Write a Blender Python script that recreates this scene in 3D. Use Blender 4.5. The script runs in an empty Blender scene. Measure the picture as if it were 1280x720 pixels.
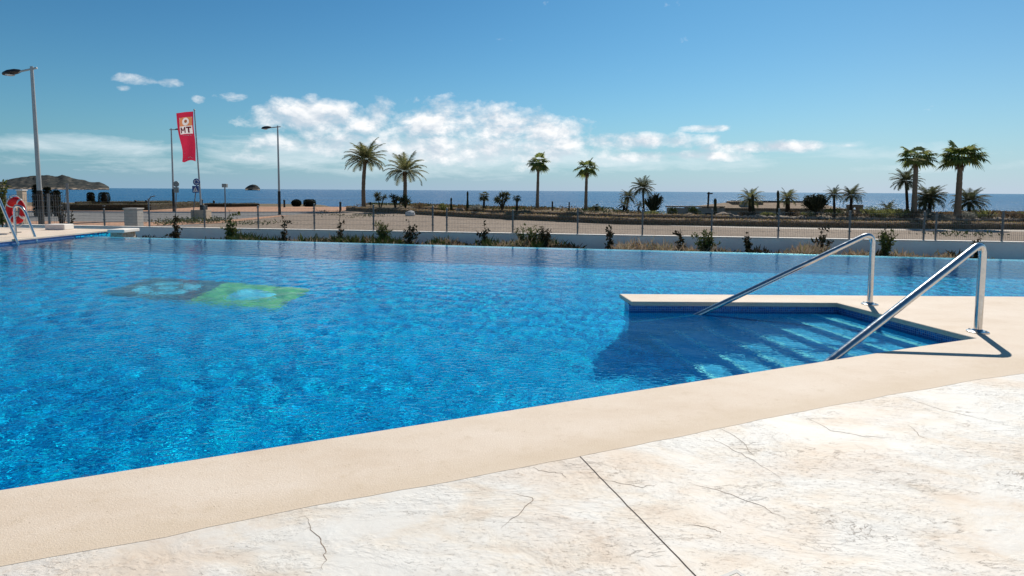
import bpy, bmesh, math, random
import numpy as np
from mathutils import Vector, Matrix, noise as mnoise

SC = bpy.context.scene
C = SC.collection
PI = math.pi
R_ = math.radians

# ------------------------------------------------------------------ camera
EYE = 1.45
LENS, PITCH, ROLL = 20.8, R_(4.235), R_(0.37)
cam = bpy.data.cameras.new('camera')
cam_ob = bpy.data.objects.new('camera', cam)
C.objects.link(cam_ob)
cam.lens = LENS
cam.sensor_width = 36
cam.shift_y = -0.0523
cam.clip_start = 0.05
cam.clip_end = 90000
CAM_ROT = Matrix.Rotation(PI / 2 - PITCH, 3, 'X') @ Matrix.Rotation(ROLL, 3, 'Z')
cam_ob.matrix_world = Matrix.Translation((0, 0, EYE)) @ CAM_ROT.to_4x4()
SC.camera = cam_ob

# ------------------------------------------------------------------ exposure
SC.view_settings.view_transform = 'Standard'
SC.view_settings.look = 'None'
SC.view_settings.exposure = 0.40
SC.view_settings.gamma = 1
SC.view_settings.use_curve_mapping = False
SC.cycles.use_denoising = True
SC.cycles.max_bounces = 10
SC.cycles.sample_clamp_indirect = 6
SC.cycles.sample_clamp_direct = 5

# ------------------------------------------------------------------ sun
SUN_EL, SUN_AZ = R_(43), R_(25)            # azimuth to the right of straight ahead (+Y)
SUN_DIR = Vector((math.sin(SUN_AZ) * math.cos(SUN_EL), math.cos(SUN_AZ) * math.cos(SUN_EL), math.sin(SUN_EL)))
sun = bpy.data.lights.new('sun', 'SUN')
sun.energy = 4.2
sun.angle = R_(0.5)
sun.color = (1.0, 0.93, 0.83)
sun.cycles.is_caustics_light = True
sun_ob = bpy.data.objects.new('sun', sun)
C.objects.link(sun_ob)
sun_ob.rotation_euler = SUN_DIR.to_track_quat('Z', 'Y').to_euler()
sun_ob.location = SUN_DIR * 60

F = LENS / 36 * 1280
def ray(px, py):
    """direction of the sight line through a photo pixel (1280 x 720)"""
    v = Vector(((px - 640) / F, (293.05 - py) / F, -1))
    return CAM_ROT @ v
def gp(px, py, z=0.0):
    """point of the plane at height z seen at a photo pixel"""
    d = ray(px, py); t = (z - EYE) / d.z
    return Vector((d.x * t, d.y * t, z))
def dp(px, py, Y):
    """point at distance Y seen at a photo pixel"""
    d = ray(px, py); t = Y / d.y
    return Vector((d.x * t, Y, EYE + d.z * t))

# ------------------------------------------------------------------ world: Nishita sky with procedural clouds
world = bpy.data.worlds.new('World')
SC.world = world
world.use_nodes = True
wn = world.node_tree
W = wn.nodes; WL = wn.links
bg = W['Background']
bg.inputs[1].default_value = 0.1
sky = W.new('ShaderNodeTexSky')
sky.sky_type = 'NISHITA'
sky.sun_disc = False
sky.sun_elevation = SUN_EL
sky.sun_rotation = SUN_AZ
sky.air_density = 1.0
sky.dust_density = 0.35
sky.ozone_density = 2.2
def wmath(op, a, b=None, c=None, clamp=False):
    n = W.new('ShaderNodeMath'); n.operation = op; n.use_clamp = clamp
    for i, v in enumerate((a, b, c)):
        if v is None: continue
        if isinstance(v, (int, float)): n.inputs[i].default_value = v
        else: WL.new(v, n.inputs[i])
    return n.outputs[0]
tc = W.new('ShaderNodeTexCoord')
sep = W.new('ShaderNodeSeparateXYZ'); WL.new(tc.outputs['Generated'], sep.inputs[0])
az = wmath('ARCTAN2', sep.outputs[0], sep.outputs[1])
el = wmath('ARCSINE', sep.outputs[2])
def sky_px(px, py):
    d = ray(px, py).normalized()
    return math.atan2(d.x, d.y), math.asin(d.z)
def wnoise(scale, sx, sy, ox, oy, detail, rough, dist=0.0):
    cx = W.new('ShaderNodeCombineXYZ')
    WL.new(wmath('MULTIPLY_ADD', az, sx, ox), cx.inputs[0])
    WL.new(wmath('MULTIPLY_ADD', el, sy, oy), cx.inputs[1])
    n = W.new('ShaderNodeTexNoise'); n.inputs['Scale'].default_value = scale
    n.inputs['Detail'].default_value = detail; n.inputs['Roughness'].default_value = rough
    n.inputs['Distortion'].default_value = dist
    WL.new(cx.outputs[0], n.inputs['Vector'])
    return n.outputs['Fac']
def blobs(lst):
    tot = None
    for px, py, rx, ry, amp in lst:
        a0, e0 = sky_px(px, py)
        a1 = sky_px(px + rx, py)[0]; e1 = sky_px(px, py - ry)[1]
        u = wmath('MULTIPLY_ADD', az, 1 / abs(a1 - a0), -a0 / abs(a1 - a0))
        v = wmath('MULTIPLY_ADD', el, 1 / abs(e1 - e0), -e0 / abs(e1 - e0))
        d2 = wmath('ADD', wmath('MULTIPLY', u, u), wmath('MULTIPLY', v, v))
        m = wmath('MULTIPLY', wmath('SUBTRACT', 1.0, d2, clamp=True), amp)
        tot = m if tot is None else wmath('MAXIMUM', tot, m)
    return tot
cumulus = blobs([(395, 147, 130, 36, .73), (500, 152, 160, 38, .72), (590, 152, 120, 42, .78), (675, 162, 100, 30, .78), (420, 180, 170, 26, .66),
                 (765, 177, 180, 17, .74), (580, 186, 320, 32, .68), (880, 160, 44, 8, .70), (950, 184, 110, 12, .76),
                 (840, 195, 170, 11, .68), (172, 100, 44, 11, .62), (212, 103, 26, 9, .62), (156, 110, 20, 6, .55), (300, 122, 40, 10, .55),
                 (250, 124, 14, 7, .5), (1060, 182, 40, 4, .5), (65, 105, 22, 4, .42), (380, 79, 22, 3.5, .45), (345, 200, 80, 14, .5)])
haze_c = blobs([(110, 182, 200, 20, .62), (540, 196, 420, 36, .66), (1180, 208, 230, 16, .42), (180, 205, 300, 22, .36), (800, 203, 300, 18, .6), (1100, 190, 260, 22, .45)])
n_c = wnoise(15.0, 1.0, 1.6, 3.1, 1.3, 10, .62, .15)
n_up = wnoise(15.0, 1.0, 1.6, 3.1 + .008, 1.3 + .022, 6, .58, .15)
n_h = wnoise(9.0, 1.0, 4.2, 7.7, 2.2, 9, .66, .4)
def ramp01(v, lo, hi):
    return wmath('MULTIPLY', wmath('SUBTRACT', v, lo), 1 / (hi - lo), clamp=True)
d_c = ramp01(wmath('ADD', wmath('MULTIPLY_ADD', n_c, 1.8, -.4), cumulus), .85, 1.30)
d_h = wmath('MULTIPLY', ramp01(wmath('ADD', n_h, haze_c), .80, 1.15), .6)
shade = ramp01(wmath('SUBTRACT', n_c, n_up), -.09, .12)
cc = W.new('ShaderNodeMixRGB')
WL.new(shade, cc.inputs[0])
cc.inputs[1].default_value = (4.6, 5.3, 6.0, 1)
cc.inputs[2].default_value = (7.6, 7.7, 7.8, 1)
def mulrgb(src, col):
    n = W.new('ShaderNodeMixRGB'); n.blend_type = 'MULTIPLY'; n.inputs[0].default_value = 1
    WL.new(src, n.inputs[1]); n.inputs[2].default_value = (*col, 1); return n.outputs[0]
# grade of a polarised, clear sky: a little more contrast, less red
gm = W.new('ShaderNodeGamma'); gm.inputs[1].default_value = 1.25
WL.new(mulrgb(sky.outputs[0], (.134, .134, .134)), gm.inputs[0])
grade = mulrgb(gm.outputs[0], (.225 * 7.46, .53 * 7.46, .61 * 7.46))
# pale sea air near the horizon, brighter towards the sun
hz_c = W.new('ShaderNodeMixRGB')
WL.new(ramp01(az, -.75, .55), hz_c.inputs[0])
hz_c.inputs[1].default_value = (.25 * 7.46, .415 * 7.46, .565 * 7.46, 1)
hz_c.inputs[2].default_value = (.54 * 7.46, .64 * 7.46, .765 * 7.46, 1)
hz_f = wmath('MULTIPLY', wmath('POWER', 2.718, wmath('MULTIPLY', wmath('MAXIMUM', el, 0.0), wmath('MULTIPLY_ADD', ramp01(az, -.6, .6), 3.2, -10.8))), .97)
tint = W.new('ShaderNodeMixRGB')
WL.new(hz_f, tint.inputs[0]); WL.new(grade, tint.inputs[1]); WL.new(hz_c.outputs[0], tint.inputs[2])
m1 = W.new('ShaderNodeMixRGB'); WL.new(d_h, m1.inputs[0]); WL.new(tint.outputs[0], m1.inputs[1]); m1.inputs[2].default_value = (6.2, 6.9, 7.3, 1)
m2 = W.new('ShaderNodeMixRGB'); WL.new(d_c, m2.inputs[0]); WL.new(m1.outputs[0], m2.inputs[1]); WL.new(cc.outputs[0], m2.inputs[2])
WL.new(m2.outputs[0], bg.inputs[0])

# ------------------------------------------------------------------ mesh helpers
class MB:
    def __init__(s): s.v = []; s.f = []
    def add(s, vs, fs):
        b = len(s.v); s.v.extend([tuple(v) for v in vs]); s.f.extend([tuple(i + b for i in f) for f in fs])
    def quad(s, a, b, c, d): s.add((a, b, c, d), ((0, 1, 2, 3),))
    def tri(s, a, b, c): s.add((a, b, c), ((0, 1, 2),))
    def box(s, x0, x1, y0, y1, z0, z1):
        s.add(((x0, y0, z0), (x1, y0, z0), (x1, y1, z0), (x0, y1, z0), (x0, y0, z1), (x1, y0, z1), (x1, y1, z1), (x0, y1, z1)),
              ((0, 3, 2, 1), (4, 5, 6, 7), (0, 1, 5, 4), (1, 2, 6, 5), (2, 3, 7, 6), (3, 0, 4, 7)))
    def obox(s, c, ux, uy, uz, hx, hy, hz):
        """oriented box"""
        c = Vector(c); pts = []
        for z in (-1, 1):
            for x, y in ((-1, -1), (1, -1), (1, 1), (-1, 1)):
                pts.append(c + ux * (x * hx) + uy * (y * hy) + uz * (z * hz))
        s.add(pts, ((0, 3, 2, 1), (4, 5, 6, 7), (0, 1, 5, 4), (1, 2, 6, 5), (2, 3, 7, 6), (3, 0, 4, 7)))
    def tube(s, path, radii, n=10, cap=True):
        path = [Vector(p) for p in path]
        if not hasattr(radii, '__len__'): radii = [radii] * len(path)
        b = len(s.v); up = None
        for i, p in enumerate(path):
            t = (path[min(i + 1, len(path) - 1)] - path[max(i - 1, 0)])
            t.normalize()
            if up is None:
                up = Vector((0, 0, 1)) if abs(t.z) < .9 else Vector((1, 0, 0))
            x = t.cross(up); x.normalize(); y = x.cross(t); y.normalize(); up = y
            for k in range(n):
                a = 2 * PI * k / n
                s.v.append(tuple(p + x * (math.cos(a) * radii[i]) + y * (math.sin(a) * radii[i])))
        for i in range(len(path) - 1):
            for k in range(n):
                k2 = (k + 1) % n
                s.f.append((b + i * n + k, b + i * n + k2, b + (i + 1) * n + k2, b + (i + 1) * n + k))
        if cap:
            s.f.append(tuple(b + k for k in range(n))[::-1])
            e = b + (len(path) - 1) * n
            s.f.append(tuple(e + k for k in range(n)))
    def lathe(s, c, prof, n=20):
        """profile of (radius, z) about a vertical axis through c"""
        b = len(s.v); c = Vector(c)
        for r, z in prof:
            for k in range(n):
                a = 2 * PI * k / n
                s.v.append((c.x + r * math.cos(a), c.y + r * math.sin(a), c.z + z))
        for i in range(len(prof) - 1):
            for k in range(n):
                k2 = (k + 1) % n
                s.f.append((b + i * n + k, b + i * n + k2, b + (i + 1) * n + k2, b + (i + 1) * n + k))
        s.f.append(tuple(b + k for k in range(n))[::-1])
        e = b + (len(prof) - 1) * n
        s.f.append(tuple(e + k for k in range(n)))
    def poly(s, pts, z0, z1):
        """prism from a plan outline"""
        n = len(pts)
        s.add([(p[0], p[1], z0) for p in pts] + [(p[0], p[1], z1) for p in pts],
              [tuple(range(n))[::-1], tuple(range(n, 2 * n))] + [(i, (i + 1) % n, (i + 1) % n + n, i + n) for i in range(n)])
    def build(s, name, mat, parent=None, origin=None, smooth=False, bevel=0.0, seg=2):
        if parent is not None:
            org = Vector(parent['_org']) if '_org' in parent else Vector((0, 0, 0))
        else:
            org = Vector(origin) if origin is not None else Vector((0, 0, 0))
        me = bpy.data.meshes.new(name)
        me.from_pydata([(v[0] - org.x, v[1] - org.y, v[2] - org.z) for v in s.v], [], s.f)
        if bevel:
            bm = bmesh.new(); bm.from_mesh(me)
            bmesh.ops.remove_doubles(bm, verts=bm.verts, dist=1e-5)
            es = [e for e in bm.edges if len(e.link_faces) == 2 and e.calc_face_angle() > .6]
            bmesh.ops.bevel(bm, geom=es, offset=bevel, segments=seg, affect='EDGES', profile=.5)
            bm.to_mesh(me); bm.free()
        if mat is not None: me.materials.append(mat)
        if smooth:
            me.polygons.foreach_set('use_smooth', [True] * len(me.polygons))
            try: me.set_sharp_from_angle(angle=R_(42))
            except Exception: pass
        me.update()
        o = bpy.data.objects.new(name, me)
        C.objects.link(o)
        o['_org'] = tuple(org)
        if parent is not None: o.parent = parent
        else: o.location = org
        return o
def tag(o, label=None, cat=None, group=None, kind=None):
    if label: o['label'] = label
    if cat: o['category'] = cat
    if group: o['group'] = group
    if kind: o['kind'] = kind
    return o
def thing(name, loc, label, cat, group=None):
    o = bpy.data.objects.new(name, None)
    o.location = loc; o['_org'] = tuple(loc)
    o.empty_display_size = .2
    C.objects.link(o)
    return tag(o, label, cat, group)
def bez(p0, p1, p2, n):
    return [p0 * (1 - t) ** 2 + p1 * 2 * t * (1 - t) + p2 * t * t for t in [i / n for i in range(n + 1)]]

# ------------------------------------------------------------------ material helpers
class NT:
    def __init__(s, name):
        s.m = bpy.data.materials.new(name); s.m.use_nodes = True
        s.t = s.m.node_tree; s.b = s.t.nodes['Principled BSDF']
        s.co = s.t.nodes.new('ShaderNodeTexCoord').outputs['Object']
        s.geo = s.t.nodes.new('ShaderNodeNewGeometry')
        s.pos = s.geo.outputs['Position']
    def set(s, **k):
        names = dict(rough='Roughness', metal='Metallic', spec='Specular IOR Level', ior='IOR', trans='Transmission Weight', sub='Subsurface Weight', coat='Coat Weight')
        for a, v in k.items():
            if a == 'col': s.b.inputs['Base Color'].default_value = (*v, 1)
            else: s.b.inputs[names[a]].default_value = v
        return s
    def put(s, sock, v):
        if hasattr(v, 'is_output') or hasattr(v, 'links'): s.t.links.new(v, sock)
        elif isinstance(v, (tuple, list)): sock.default_value = (*v, 1) if len(v) == 3 and len(sock.default_value) == 4 else v
        else: sock.default_value = v
    def node(s, typ, **kw):
        n = s.t.nodes.new(typ)
        for k, v in kw.items(): setattr(n, k, v)
        return n
    def scaled(s, sx, sy, sz, src=None, off=(0, 0, 0), rot=0):
        n = s.node('ShaderNodeMapping'); n.inputs['Scale'].default_value = (sx, sy, sz)
        n.inputs['Location'].default_value = off; n.inputs['Rotation'].default_value = (0, 0, rot)
        s.t.links.new(src or s.pos, n.inputs[0]); return n.outputs[0]
    def noise(s, scale, detail=5, rough=.55, vec=None, dist=0):
        n = s.node('ShaderNodeTexNoise'); s.put(n.inputs['Vector'], vec or s.pos)
        n.inputs['Scale'].default_value = scale; n.inputs['Detail'].default_value = detail
        n.inputs['Roughness'].default_value = rough; n.inputs['Distortion'].default_value = dist
        return n.outputs['Fac']
    def vor(s, scale, vec=None, feature='F1', out='Distance', rnd=1.0):
        n = s.node('ShaderNodeTexVoronoi'); n.feature = feature
        s.put(n.inputs['Vector'], vec or s.pos); n.inputs['Scale'].default_value = scale
        n.inputs['Randomness'].default_value = rnd
        return n.outputs[out]
    def ramp(s, fac, stops, interp='LINEAR'):
        n = s.node('ShaderNodeValToRGB'); cr = n.color_ramp; cr.interpolation = interp
        while len(cr.elements) < len(stops): cr.elements.new(.5)
        for e, (p, c) in zip(cr.elements, stops):
            e.position = p; e.color = (*c, 1) if not isinstance(c, (int, float)) else (c, c, c, 1)
        s.put(n.inputs[0], fac); return n.outputs[0]
    def mix(s, fac, a, b, blend='MIX'):
        n = s.node('ShaderNodeMixRGB', blend_type=blend)
        s.put(n.inputs[0], fac); s.put(n.inputs[1], a); s.put(n.inputs[2], b); return n.outputs[0]
    def math(s, op, a, b=0.0, clamp=False):
        n = s.node('ShaderNodeMath', operation=op, use_clamp=clamp)
        s.put(n.inputs[0], a); s.put(n.inputs[1], b); return n.outputs[0]
    def color(s, v): s.put(s.b.inputs['Base Color'], v); return s
    def bump(s, h, strength=.3, dist=.02):
        n = s.node('ShaderNodeBump'); n.inputs['Strength'].default_value = strength; n.inputs['Distance'].default_value = dist
        s.put(n.inputs['Height'], h)
        s.t.links.new(n.outputs[0], s.b.inputs['Normal']); return s
def simple(name, col, rough=.6, metal=0.0, vary=.12, scale=6.0, bump=0.0, spec=.5):
    """plain colour with weathering: two noise scales nudge colour and roughness"""
    a = NT(name); a.set(rough=rough, metal=metal, spec=spec)
    n = a.noise(scale, 6, .6)
    n2 = a.noise(scale * 9, 3, .5)
    f = a.math('ADD', a.math('MULTIPLY', n, .7), a.math('MULTIPLY', n2, .3))
    lo = tuple(c * (1 - vary * 1.6) for c in col); hi = tuple(min(1, c * (1 + vary)) for c in col)
    a.color(a.ramp(f, [(.3, lo), (.7, hi)]))
    if bump: a.bump(f, bump, .02)
    return a.m
def leafy(name, cols, rough=.55, trans=.32):
    a = NT(name); a.set(rough=max(rough, .7), spec=.12)
    a.color(a.ramp(a.geo.outputs['Random Per Island'], [(i / max(1, len(cols) - 1), c) for i, c in enumerate(cols)]))
    if trans:
        tr = a.node('ShaderNodeBsdfTranslucent'); 
        cr = a.b.inputs['Base Color'].links[0].from_socket
        a.t.links.new(cr, tr.inputs[0])
        mx = a.node('ShaderNodeMixShader'); mx.inputs[0].default_value = trans
        out = a.t.nodes['Material Output']
        a.t.links.new(a.b.outputs[0], mx.inputs[1]); a.t.links.new(tr.outputs[0], mx.inputs[2]); a.t.links.new(mx.outputs[0], out.inputs[0])
    return a.m

# --- pool tile mosaics: 25 mm glass tiles in several blues
def mosaic(name, cols, grout, scale=40.0, rough=.25):
    a = NT(name); a.set(rough=rough)
    v = a.scaled(scale, scale, scale)
    fl = a.node('ShaderNodeVectorMath', operation='FLOOR'); a.t.links.new(v, fl.inputs[0])
    wn_ = a.node('ShaderNodeTexWhiteNoise'); a.t.links.new(fl.outputs[0], wn_.inputs[0])
    n = a.noise(.9, 3, .5)
    f = a.math('ADD', a.math('MULTIPLY', wn_.outputs['Value'], .8), a.math('MULTIPLY', n, .3))
    col = a.ramp(f, [(.05 + .9 * i / (len(cols) - 1), c) for i, c in enumerate(cols)])
    fr = a.node('ShaderNodeVectorMath', operation='FRACTION'); a.t.links.new(v, fr.inputs[0])
    sp = a.node('ShaderNodeSeparateXYZ'); a.t.links.new(fr.outputs[0], sp.inputs[0])
    g = None
    nx = a.node('ShaderNodeSeparateXYZ'); a.t.links.new(a.geo.outputs['True Normal'], nx.inputs[0])
    for i in range(3):
        e = a.math('MINIMUM', sp.outputs[i], a.math('SUBTRACT', 1.0, sp.outputs[i]))
        lt = a.math('LESS_THAN', e, .085)
        lt = a.math('MULTIPLY', lt, a.math('LESS_THAN', a.math('ABSOLUTE', nx.outputs[i]), .6))
        g = lt if g is None else a.math('MAXIMUM', g, lt)
    a.color(a.mix(g, col, grout))
    return a.m

M = {}
M['tile'] = mosaic('blue_mosaic_caustic_tile', [(.000, .035, .16), (.000, .11, .38), (.000, .55, 1.0), (.01, .90, 1.0)], (.01, .26, .55), 20.0)  # mosaic blues spread wide so tile colour also stands in for ripple caustics
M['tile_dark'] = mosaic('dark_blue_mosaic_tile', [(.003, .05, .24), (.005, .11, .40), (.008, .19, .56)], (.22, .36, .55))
M['tile_step'] = mosaic('step_mosaic_tile', [(.06, .30, .60), (.10, .42, .76), (.16, .54, .88)], (.10, .34, .60))
M['nosing'] = simple('pale_step_nosing', (.86, .87, .86), .5, vary=.05)

def coping_mat():
    a = NT('sand_coloured_coping'); a.set(rough=.75, spec=.3)
    big = a.noise(1.1, 7, .66, a.scaled(1, 1.8, 1, rot=-.41))
    mid = a.noise(9, 7, .7)
    fine = a.noise(210, 3, .6)
    grit = a.noise(95, 3, .65)
    c = a.ramp(big, [(.30, (.61, .495, .38)), (.48, (.675, .57, .462)), (.66, (.715, .62, .52))])
    c = a.mix(a.ramp(mid, [(.56, 0), (.72, .42)]), c, (.50, .40, .28))
    c = a.mix(a.ramp(fine, [(.38, .5), (.52, 0)]), c, (.42, .33, .24))
    c = a.mix(a.ramp(grit, [(.57, 0), (.70, .5)]), c, (.78, .70, .60))
    sp = a.node('ShaderNodeSeparateColor'); a.t.links.new(a.vor(48, out='Color'), sp.inputs[0])
    dots = a.math('MULTIPLY', a.math('GREATER_THAN', sp.outputs[0], .95), a.math('LESS_THAN', a.vor(48), .16))
    c = a.mix(a.math('MULTIPLY', dots, .6), c, (.20, .14, .09))
    # the sandy stain along the joint with the deck (the coping is 0.67 m wide there)
    xyz = a.node('ShaderNodeSeparateXYZ'); a.t.links.new(a.pos, xyz.inputs[0])
    dist = a.math('MULTIPLY', a.math('SUBTRACT', a.math('ADD', a.math('MULTIPLY', xyz.outputs[0], .44), 3.83), xyz.outputs[1]), .915)
    dist = a.math('ADD', dist, a.math('MULTIPLY', a.math('SUBTRACT', mid, .5), .35))
    c = a.mix(a.ramp(dist, [(.50, 0), (.68, .42)]), c, (.54, .43, .30))
    a.color(c)
    h = a.math('ADD', a.math('MULTIPLY', fine, .5), a.math('ADD', a.math('MULTIPLY', grit, .8), a.math('MULTIPLY', mid, .9)))
    a.bump(h, .35, .008)
    return a.m
M['coping'] = coping_mat()

def deck_mat():
    a = NT('stamped_concrete'); a.set(rough=.62, spec=.35)
    vst = a.scaled(1.0, 1.45, 1, rot=.55)
    big = a.noise(.85, 6, .60, vst, .5)
    mid = a.noise(2.6, 7, .62, vst, .4)
    strat = a.noise(11, 7, .66, a.scaled(1, 1.5, 1, rot=.75), .5)
    c = a.ramp(mid, [(.30, (.61, .52, .425)), (.43, (.665, .61, .53)), (.52, (.675, .648, .597)), (.68, (.685, .675, .638))])
    c = a.mix(a.ramp(big, [(.50, 0), (.64, .55)]), c, (.62, .50, .39))
    c = a.mix(a.ramp(big, [(.30, .9), (.46, 0)]), c, (.685, .68, .645))
    c = a.mix(a.math('MULTIPLY', a.ramp(strat, [(.54, 0), (.68, .40)]), a.ramp(big, [(.42, .1), (.60, 1)])), c, (.47, .35, .25))
    zone = a.ramp(a.noise(1.3, 5, .65, vst, .8), [(.42, .04), (.60, 1)])
    pits = a.noise(34, 5, .68, a.scaled(1, 2.4, 1, rot=.75), .6)
    pitm = a.math('MULTIPLY', a.ramp(pits, [(.585, 0), (.64, 1)]), zone)
    tiny = a.noise(120, 3, .6, a.scaled(1, 2.0, 1, rot=.75))
    tinym = a.math('MULTIPLY', a.ramp(tiny, [(.62, 0), (.70, 1)]), a.math('ADD', a.math('MULTIPLY', zone, .8), .15))
    c = a.mix(a.math('MULTIPLY', pitm, .42), c, (.36, .26, .18))
    c = a.mix(a.math('MULTIPLY', tinym, .35), c, (.34, .26, .19))
    fz = a.noise(1.25, 10, .60, a.scaled(1, 2.6, 1, rot=.95), .8)
    ln = a.math('ABSOLUTE', a.math('SUBTRACT', fz, .53))
    fis = a.math('MULTIPLY', a.ramp(ln, [(.0, 1), (.004, 0)]), a.ramp(a.noise(1.9, 4, .6), [(.50, 0), (.60, 1)]))
    c = a.mix(a.math('MULTIPLY', fis, .65), c, (.26, .18, .12))
    a.color(c)
    h = a.math('ADD', a.math('MULTIPLY', a.math('MULTIPLY', strat, zone), .7), a.math('MULTIPLY', mid, .8))
    h = a.math('SUBTRACT', h, a.math('MULTIPLY', pitm, .45))
    h = a.math('SUBTRACT', h, a.math('MULTIPLY', tinym, .12))
    h = a.math('SUBTRACT', h, a.math('MULTIPLY', fis, .4))
    a.bump(h, .5, .03)
    return a.m
M['deck'] = deck_mat()
M['joint'] = simple('joint_filler', (.055, .042, .034), .9, 0, .3, 20)
M['fissure'] = simple('dirt_in_fissures', (.21, .15, .105), .9, 0, .9, 14)

def steel():
    a = NT('polished_steel'); a.set(rough=.13, metal=1.0)
    n = a.noise(40, 4, .6)
    a.color(a.ramp(n, [(.3, (.56, .56, .56)), (.7, (.70, .69, .67))]))
    a.t.links.new(a.ramp(a.noise(15, 5, .6), [(.3, .14), (.7, .26)]), a.b.inputs['Roughness'])
    return a.m
M['steel'] = steel()
M['galv'] = simple('galvanised_steel', (.17, .175, .18), .55, .3, .15, 3)
M['lamp_pole'] = simple('grey_painted_pole', (.40, .40, .39), .45, .3, .1, 2)
M['black_metal'] = simple('black_painted_metal', (.012, .012, .013), .5, .2, .3, 3)
M['lamp_head'] = simple('dark_lamp_housing', (.035, .035, .037), .4, .3, .2, 5)
M['lens'] = simple('lamp_lens', (.55, .56, .55), .25)
M['white_wall'] = simple('white_render', (.87, .855, .83), .85, 0, .05, 1.3, .15)
M['wall_cap'] = simple('pale_coping_stone', (.78, .73, .67), .8, 0, .08, 2)
M['stone'] = None
def stone_mat(name, c0, c1, joint, scale):
    a = NT(name); a.set(rough=.9, spec=.2)
    v = a.scaled(1, 1, 1.6)
    cell = a.vor(scale, v, out='Color'); sp = a.node('ShaderNodeSeparateColor'); a.t.links.new(cell, sp.inputs[0])
    edge = a.vor(scale, v, 'DISTANCE_TO_EDGE')
    c = a.mix(sp.outputs[0], c0, c1)
    c = a.mix(a.math('MULTIPLY', a.noise(scale * 4, 5, .6), .5), c, tuple(x * .6 for x in c0))
    a.color(a.mix(a.ramp(edge, [(.0, 1), (.06, 0)]), c, joint))
    a.bump(a.ramp(edge, [(0, 0), (.12, 1)]), .6, .03)
    return a.m
M['stone'] = stone_mat('rubble_stone_cladding', (.55, .45, .36), (.34, .24, .17), (.6, .56, .5), 9)
M['terrace'] = stone_mat('dry_stone', (.36, .29, .22), (.22, .17, .12), (.07, .055, .04), 2.2)
M['concrete'] = simple('grey_concrete', (.40, .38, .35), .85, 0, .12, 3, .2)
M['sandstone'] = simple('sandstone', (.52, .40, .29), .85, 0, .14, 4, .2)
M['red'] = simple('red_plastic', (.52, .006, .012), .6, 0, .10, 8, spec=.2)
M['white_plastic'] = simple('white_plastic', (.74, .74, .72), .5, 0, .06, 8)
M['rope'] = simple('off_white_rope', (.70, .66, .58), .8, 0, .12, 30)
M['reflect'] = simple('grey_reflective_band', (.55, .57, .58), .3, .2)
M['flag_red'] = simple('red_banner_cloth', (.50, .022, .06), .75, 0, .08, 3)
M['flag_orange'] = simple('orange_print', (.66, .25, .11), .75, 0, .05, 3)
M['flag_white'] = simple('white_print', (.78, .73, .70), .75, 0, .05, 3)
M['print_bright'] = simple('bright_white_print', (.85, .83, .80), .7, 0, .04, 3)
M['flag_letter'] = simple('dark_red_print', (.40, .02, .04), .75, 0, .05, 3)
def let_light_through(m_, f):
    t_ = m_.node_tree; b_ = t_.nodes['Principled BSDF']; tr = t_.nodes.new('ShaderNodeBsdfTranslucent'); mx = t_.nodes.new('ShaderNodeMixShader')
    mx.inputs[0].default_value = f
    t_.links.new(b_.inputs['Base Color'].links[0].from_socket, tr.inputs[0])
    t_.links.new(b_.outputs[0], mx.inputs[1]); t_.links.new(tr.outputs[0], mx.inputs[2]); t_.links.new(mx.outputs[0], t_.nodes['Material Output'].inputs['Surface'])
for k_ in ('flag_red', 'flag_orange', 'flag_white'): let_light_through(M[k_], .5)
M['sign_blue'] = simple('blue_sign_sheet', (.012, .05, .24), .4, 0, .06, 5)
M['sign_white'] = simple('white_sign_sheet', (.72, .73, .74), .4, 0, .05, 5)
M['sign_black'] = simple('black_sign_print', (.012, .012, .014), .5)
M['sign_back'] = simple('grey_sign_back', (.26, .26, .25), .5, .5, .12, 6)

def gravel_mat(name, cols, sc=1.0):
    a = NT(name); a.set(rough=.95, spec=.15)
    big = a.noise(.12 * sc, 6, .62, a.scaled(1, .45, 1))
    mid = a.noise(1.6 * sc, 9, .78, a.scaled(1, .6, 1))
    f = a.math('ADD', a.math('MULTIPLY', big, .45), a.math('MULTIPLY', mid, .55))
    c = a.ramp(f, [(.30 + .40 * i / (len(cols) - 1), x) for i, x in enumerate(cols)])
    sp = a.node('ShaderNodeSeparateColor'); a.t.links.new(a.vor(11, out='Color'), sp.inputs[0])
    c = a.mix(a.math('MULTIPLY', a.math('GREATER_THAN', sp.outputs[1], .8), .5), c, tuple(x * .5 for x in cols[0]))
    a.color(c)
    a.bump(a.math('ADD', mid, a.vor(11)), .5, .05)
    return a.m
M['gravel'] = gravel_mat('compacted_gravel', [(.185, .145, .112), (.265, .213, .168), (.335, .275, .222)])
M['soil'] = gravel_mat('dry_soil', [(.18, .14, .10), (.27, .21, .15), (.36, .29, .21)])
M['bank'] = gravel_mat('scrubby_bank', [(.10, .085, .05), (.17, .135, .09), (.25, .20, .14)])
M['road'] = gravel_mat('worn_asphalt', [(.17, .165, .16), (.20, .195, .19), (.235, .23, .22)])
M['paving'] = gravel_mat('terracotta_paving', [(.40, .23, .145), (.46, .27, .175), (.52, .32, .22)])
M['pale_strip'] = gravel_mat('pale_concrete_strip', [(.46, .41, .35), (.54, .49, .43), (.60, .55, .49)])
M['kerb'] = simple('pale_kerb_stone', (.50, .46, .41), .85, 0, .1, 2)
M['hedge'] = leafy('dry_brown_hedge', [(0.145, 0.107, 0.053), (0.310, 0.207, 0.107), (0.455, 0.310, 0.166), (0.248, 0.248, 0.083)], .8)
M['hedge_core'] = simple('hedge_twigs', (.20, .135, .085), .95, 0, .4, 6, .6)
M['hedge_core_dark'] = simple('dark_hedge_twigs', (.05, .042, .025), .95, 0, .4, 6, .6)
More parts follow.
